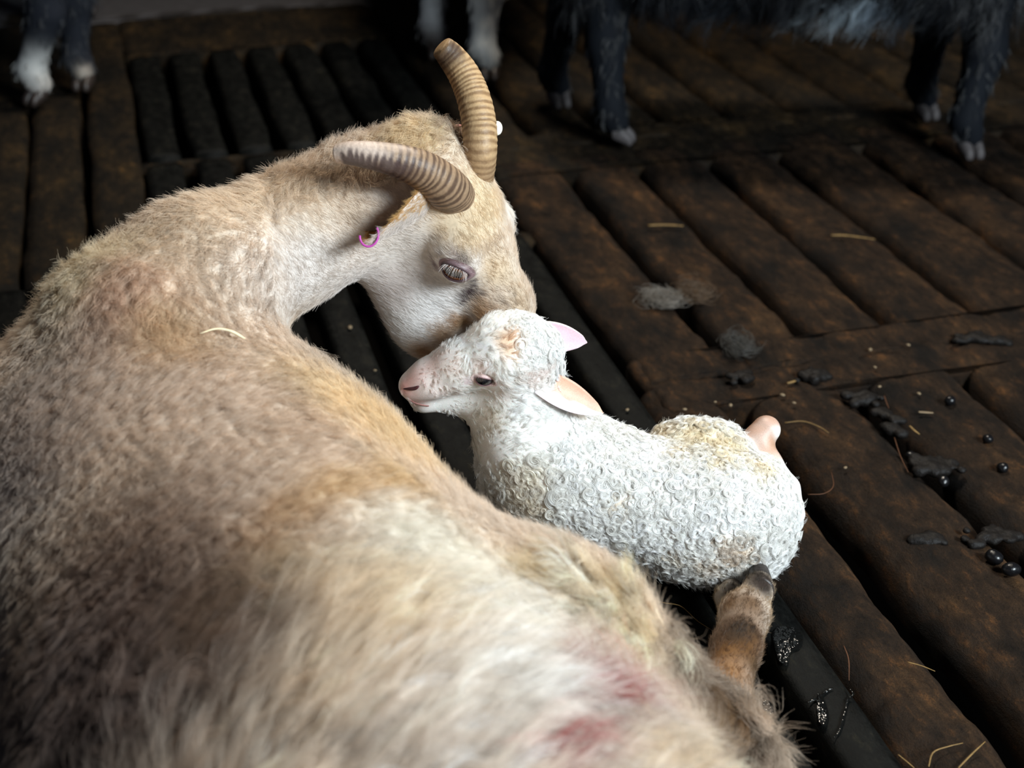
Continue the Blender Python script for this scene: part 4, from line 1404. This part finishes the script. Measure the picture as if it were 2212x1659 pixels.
# dark sheep at the far left with pale pasterns
fa, fb = PZ(92, 232, 0), PZ(188, 196, 0)
legs = [leg4(92, 232, (0.03, 0.02), knee_dx=0.02, dirv=CR, fwd=(-0.5, -0.85, 0)), leg4(188, 200, (0.0, 0.02), fwd=(-0.1, -1, 0)),
        tuple(q + np.array([-0.15, 0.60, 0]) for q in leg4(92, 232, (0, -0.02))), tuple(q + np.array([-0.15, 0.60, 0]) for q in leg4(188, 200, (0, -0.02)))]
lc = (fa + fb) / 2 + np.array([-0.07, 0.30, 0])
LS = standing_sheep('grey_sheep', 'dark grey sheep at the far edge of the pen with pale pasterns', lc, (0.24, -1, 0), 0.62, 0.17, 0.17, 0.43, legs, (30, 33, 40),
                    [(fa + UPZ * 0.075, 0.05, (206, 206, 202), 1), (fa + UPZ * 0.035, 0.035, (196, 188, 180), 1), (fb + np.array([0.005, -0.03, 0.045]), 0.018, (190, 178, 164), .9)], [], M_HOOF, head_end=1)

# ================================================================ litter on the floor
M_STRAW = plain('straw', tuple(lin(112, 88, 50)), 0.6, 0.3, bscale=120, var=0.3)
M_PALE = plain('pale_chip', tuple(lin(120, 104, 82)), 0.7, 0.2, bscale=90, var=0.2)
M_DUNG = plain('wet_dung', tuple(lin(17, 14, 12)), 0.6, 0.16, bump=1.0, bscale=160)
M_PELLET = plain('shiny_dung', tuple(lin(12, 12, 14)), 0.3, 0.4, bump=0.3, bscale=220)
M_HAIRY = plain('dark_twig', tuple(lin(74, 44, 24)), 0.6, 0.3, bscale=120)
M_GREYWOOL = hairmat('loose_wool', 0.3, 0.03, 0.5)


def flr(u, v, z=0.004):
    return PZ(u, v, z)


def straw(pts, r, label, mat=M_STRAW, name='straw', cat='straw', group=None, lift=0.004, taper=0.5):
    pth = centripetal(np.array([flr(u, v, lift + (q[0] if q else 0)) for u, v, *q in pts]), 14)
    rr = r * (1 - taper * np.abs(np.linspace(-0.6, 1, 14)) ** 2)
    V, Fc = tube_mesh(pth, rr, 6, flat=0.55)
    c = pth.mean(0)
    o = mesh_obj(name, V - c, Fc, mat)
    o.location = c
    return tag(o, label, cat, group)


straw([(1405, 1297, 0.0), (1440, 1303, 0.008), (1472, 1310, 0.006), (1505, 1340), (1536, 1360)], 0.0007, 'thin golden straw on the dark slat beside the outstretched hind leg')
straw([(2006, 1656), (2016, 1625), (2050, 1612), (2080, 1605)], 0.0008, 'curved yellow straw at the bottom edge of the brown slat, hooked at one end')
straw([(2070, 1659), (2100, 1628), (2128, 1602)], 0.0009, 'straight yellow straw beside the hooked one on the brown slat')
straw([(1940, 1630), (1962, 1648), (1975, 1659)], 0.0008, 'short straw lying in the seam between dark and brown slat')
straw([(1960, 1430, 0.004), (1990, 1438, 0.004), (2020, 1450, 0.003)], 0.0008, 'fine pale straw split in two on the rounded brown slat')
straw([(1695, 913), (1735, 910), (1770, 922), (1790, 935)], 0.0009, 'golden stalk curving away from the lamb\'s raised hock')
straw([(1745, 1068), (1780, 1066), (1800, 1050), (1796, 1020)], 0.0007, 'reddish bent twig reaching over the gap behind the lamb\'s rump', M_HAIRY, 'twig', 'twig')
straw([(1910, 855), (1915, 870), (1920, 882)], 0.0008, 'short orange twig standing by the dark dung clumps', M_HAIRY, 'twig', 'twig')
straw([(1932, 945), (1945, 985), (1962, 1020)], 0.0007, 'long thin orange twig lying along the slat by the dung heap', M_HAIRY, 'twig', 'twig')
straw([(1400, 487, 0.003), (1440, 486, 0.003), (1476, 488, 0.003)], 0.0024, 'pale straight straw lying across the slats to the right of the ewe\'s face')
straw([(1795, 508, 0.003), (1830, 509, 0.003), (1890, 517, 0.003)], 0.0022, 'pale straw on the slats under the black sheep\'s belly')
straw([(1984, 890), (2000, 891), (2016, 892)], 0.0019, 'short pale wood splinter right of the dung clumps', M_PALE, 'wood_splinter', 'splinter')
straw([(1700, 828), (1714, 824), (1726, 819)], 0.0022, 'yellow chip just left of the round dung clump', M_STRAW, 'wood_chip', 'chip')
straw([(1965, 920), (1975, 930), (1986, 938)], 0.0020, 'ochre splinter lying below the dung clumps', M_STRAW, 'wood_splinter', 'splinter')
straw([(1823, 1395, 0.006), (1833, 1425, 0.006), (1834, 1470, 0.002)], 0.0007, 'dark wet stem running down from the brown slat to the dark one', M_HAIRY, 'stem', 'stem')

# pale crumbs: too alike to tell apart
crumb_v, crumb_f = ball_mesh((0, 0, 0), (0.0032, 0.0022, 0.0014), None, 8, 5)
for i, (u, v, s_) in enumerate([(1479, 884, 1), (1578, 875, 1.1), (1690, 853, 1.2), (1826, 1010, .9), (1890, 793, .9), (1545, 868, .7), (1650, 930, .7), (1715, 870, .9), (1355, 885, 1.0), (1985, 850, 1), (1900, 835, .9), (756, 707, 1.5), (810, 800, .8), (1880, 755, 1.2), (1962, 745, 1)]):
    o = mesh_obj('crumb', crumb_v * s_, crumb_f, M_PALE)
    o.location = flr(u, v, 0.004)
    o.rotation_euler = (0, 0, i * 1.3)
    tag(o, 'tiny pale crumb of feed lying on the dark floor', 'crumb', 'pale crumbs scattered on the floor')


def pellet(u, v, r, label, group=None, seed=0, z=None):
    V, Fc = ball_mesh((0, 0, 0), (r * 1.15, r, r * 0.9), None, 16, 10)
    V = V * (1 + 0.12 * fbm(V * 0.9 / r + seed, seed, 2))[:, None]
    o = mesh_obj('dung_pellet', V, Fc, M_PELLET)
    o.location = flr(u, v, (r * 0.7 if z is None else z))
    o.rotation_euler = (0, 0, seed * 0.9)
    return tag(o, label, 'dung', group)


pellet(2134, 948, 0.0062, 'shiny black dung pellet alone on the upper right slat', seed=1)
pellet(2166, 1010, 0.0068, 'shiny black dung pellet nearest the ochre slat edge', seed=2)
pellet(1968, 985, 0.0062, 'black dung pellet at the tip of the long orange twig', seed=3)
pellet(2052, 866, 0.0070, 'black dung pellet at the head of the far right gap', seed=4)
pellet(2038, 1040, 0.0068, 'black dung pellet under the dung heap', seed=5)
pellet(2147, 1203, 0.0085, 'black dung pellet stuck to a dung patch, upper of two', seed=6)
pellet(2184, 1230, 0.0085, 'black dung pellet at the gap edge, lower of two', seed=7)


def clump(u, v, rx, ry, h, n, label, seed):
    """a heap of dung pressed together: one lumpy body"""
    rg = np.random.default_rng(seed)
    B = Body()
    c = flr(u, v, 0.0)
    for i in range(n * 2):
        p = c + np.array([rg.normal(0, rx * 0.42), rg.normal(0, ry * 0.42), h * rg.uniform(0.0, 0.55)])
        B.ell(p, np.eye(3), np.array([0.0060, 0.0054, 0.0042]) * rg.uniform(0.6, 1.4), 0.004)
    V, Fc = B.mesh(c - np.array([rx * 2.5 + 0.02, ry * 2.5 + 0.02, 0.01]), c + np.array([rx * 2.5 + 0.02, ry * 2.5 + 0.02, h * 2 + 0.02]), 0.0025)
    V = V - c
    V = V * (1 + 0.03 * fbm(V * 300, seed, 2))[:, None]
    o = mesh_obj('dung_clump', V, Fc, M_DUNG)
    o.location = c
    return tag(o, label, 'dung')


clump(1762, 815, 0.024, 0.018, 0.010, 14, 'round black dung clump at the slat joint above the lamb\'s hock', 1)
clump(1868, 865, 0.022, 0.016, 0.009, 11, 'black dung clump right of the lamb\'s hock, first of three in a row', 2)
clump(1912, 898, 0.018, 0.018, 0.009, 10, 'small black dung clump in the middle of the row of three', 3)
clump(1930, 930, 0.012, 0.014, 0.008, 7, 'smallest black dung clump, last in the row of three', 4)
clump(2012, 1010, 0.040, 0.022, 0.009, 20, 'long flat black dung heap beside the ochre slat edge', 5)
clump(1605, 818, 0.022, 0.018, 0.006, 9, 'flattened dark dung smear at the end of a slat gap', 6)
clump(2010, 1165, 0.024, 0.016, 0.006, 10, 'crusty dark dung patch on the second brown slat', 7)
clump(2140, 1165, 0.03, 0.02, 0.007, 12, 'broad dark dung patch under the two stuck pellets', 8)
clump(2120, 735, 0.05, 0.012, 0.006, 16, 'dark dung smear along the cross joint at the right edge', 9)


def wool_tuft(u, v, rx, ry, h, n, colr, label, seed, curl=0.02):
    rg = np.random.default_rng(seed)
    c = flr(u, v, 0.004)
    K = 10
    t = np.linspace(0, 1, K)[None, :, None]
    st = np.stack([rg.normal(0, rx * .4, n), rg.normal(0, ry * .4, n), np.abs(rg.normal(0, h * .4, n)) + 0.002], -1)[:, None]
    a = rg.uniform(0, 6.28, (n, 1, 1))
    w = rg.uniform(2, 6, (n, 1, 1))
    pts = st + curl * np.concatenate([np.cos(a + w * t) * t, np.sin(a + w * t) * t, 0.4 * np.sin(3 * t + a) * t], -1)
    pts[..., 2] = np.maximum(pts[..., 2], 0.001)
    o = hair_obj('wool_tuft', pts, np.full((n, K), 0.00022), np.clip(lin(*colr) * np.exp(rg.normal(0, 0.2, (n, 1))), 0, 1), M_GREYWOOL, None)
    o.location = c
    core = mesh_obj('felted_core', *ball_mesh((0, 0, h * 0.3), (rx * 0.45, ry * 0.45, h * 0.35), None, 12, 8), plain('felt_' + str(seed), tuple(lin(*colr) * 0.6), 0.9, 0.1), o)
    return tag(o, label, 'wool')


wool_tuft(1432, 652, 0.030, 0.018, 0.012, 260, (112, 106, 98), 'pale wisp of loose wool lying on the slats right of the lamb\'s far ear', 1)
wool_tuft(1500, 640, 0.020, 0.022, 0.016, 160, (80, 62, 44), 'tan wisp of wool hanging over the slat gap', 2)
wool_tuft(1596, 752, 0.016, 0.024, 0.012, 150, (58, 56, 52), 'greyish wisp of wool at the lower end of the slat gap', 3)

# straw caught in the ewe's fleece
pp = [surf(ewe, u, v) - CF * 0.018 for u, v in ((442, 722), (475, 712), (505, 716), (538, 733))]
V, Fc = tube_mesh(centripetal(np.array(pp), 14), np.array([.0005, .0008, .001, .0012, .0014, .0016, .0018, .002, .0024, .003, .0034, .0034, .003, .0015]), 6, flat=0.4)
o = mesh_obj('hay_blade', V, Fc, plain('bleached_hay', tuple(lin(226, 212, 176)), 0.6, 0.3))
tag(o, 'bleached blade of hay caught on the ewe\'s back', 'hay')

# birth fluid: thin wet films and strings on the dark slats
M_FLUID, nt_, out_ = nodes_of('birth_fluid')
tc_n = N(nt_, 'TexCoord')
nz_n = N(nt_, 'TexNoise', {'Vector': (tc_n, 'Object'), 'Scale': 110.0, 'Detail': 2.0})
bp_n = N(nt_, 'Bump', {'Height': (nz_n, 0), 'Strength': 1.0, 'Distance': 0.004})
b_n = N(nt_, 'BsdfPrincipled', {'Base Color': (0.004, 0.004, 0.0036, 1), 'Roughness': 0.07, 'IOR': 1.36, 'Specular IOR Level': 0.6, 'Normal': (bp_n, 0)})
nt_.links.new(b_n.outputs[0], out_.inputs[0])


def puddle(pix, label, h=0.0010, seed=0):
    """a thin lens of fluid with a wavy outline: pix lists its outline on the floor"""
    q = np.array([flr(u, v, 0.0) for u, v in pix])
    q = centripetal(np.vstack([q, q[:1]]), 60)[:-1]
    c = q.mean(0)
    m = len(q)
    rings = [(1.0, 0.0003), (0.93, h * 0.7), (0.75, h), (0.5, h), (0.25, h)]
    V = []
    for f, z in rings:
        V.append(c + (q - c) * f * (1 + 0.06 * vnoise(q * 130, seed))[:, None] + UPZ * (z + 0.0016 + 0.0006 * fbm(q * 90 * f, seed + 2, 2))[:, None])
    V.append(c[None] + UPZ * (h + 0.0016))
    Fc = [(i * m + j, i * m + (j + 1) % m, (i + 1) * m + (j + 1) % m, (i + 1) * m + j) for i in range(len(rings) - 1) for j in range(m)]
    k = len(rings) * m
    Fc += [((len(rings) - 1) * m + j, (len(rings) - 1) * m + (j + 1) % m, k) for j in range(m)]
    V = np.vstack(V) - c
    o = mesh_obj('fluid_film', V, Fc, M_FLUID)
    o.location = c
    return tag(o, label, 'fluid')


puddle([(1668, 1368), (1690, 1356), (1722, 1362), (1735, 1380), (1728, 1402), (1708, 1412), (1700, 1440), (1682, 1430), (1672, 1400)], 'glistening birth fluid on the dark slat beside the hind foot', seed=1)
puddle([(1634, 1500), (1650, 1510), (1668, 1530), (1672, 1560), (1655, 1570), (1640, 1545)], 'glistening birth fluid beside the hock, upper patch', seed=2)
puddle([(1612, 1580), (1632, 1574), (1650, 1590), (1652, 1625), (1632, 1650), (1612, 1630)], 'glistening birth fluid on the lowest dark slat', seed=3)
puddle([(1765, 1500), (1780, 1512), (1790, 1545), (1782, 1572), (1768, 1560), (1762, 1530)], 'wet patch left of the forked mucus string', seed=5, h=0.0014)
for pix, lab, sd in (([(1745, 1517), (1768, 1506), (1790, 1490), (1800, 1486)], 'short glistening mucus string across the dark slat', 1),
                     ([(1836, 1488), (1843, 1500), (1832, 1512), (1825, 1540), (1815, 1575), (1801, 1594)], 'long glistening mucus string running down the dark slat', 2)):
    pth = centripetal(np.array([flr(u, v, 0.0018) for u, v in pix]), 40)
    rr = 0.0012 * (1 + 0.6 * vnoise(pth * 260, sd)) * (1 - 0.6 * np.abs(np.linspace(-1, 1, 40)) ** 3)
    V, Fc = tube_mesh(pth, rr, 8, flat=0.6)
    c = pth.mean(0)
    o = mesh_obj('mucus_string', V - c, Fc, M_FLUID)
    o.location = c
    tag(o, lab, 'fluid')
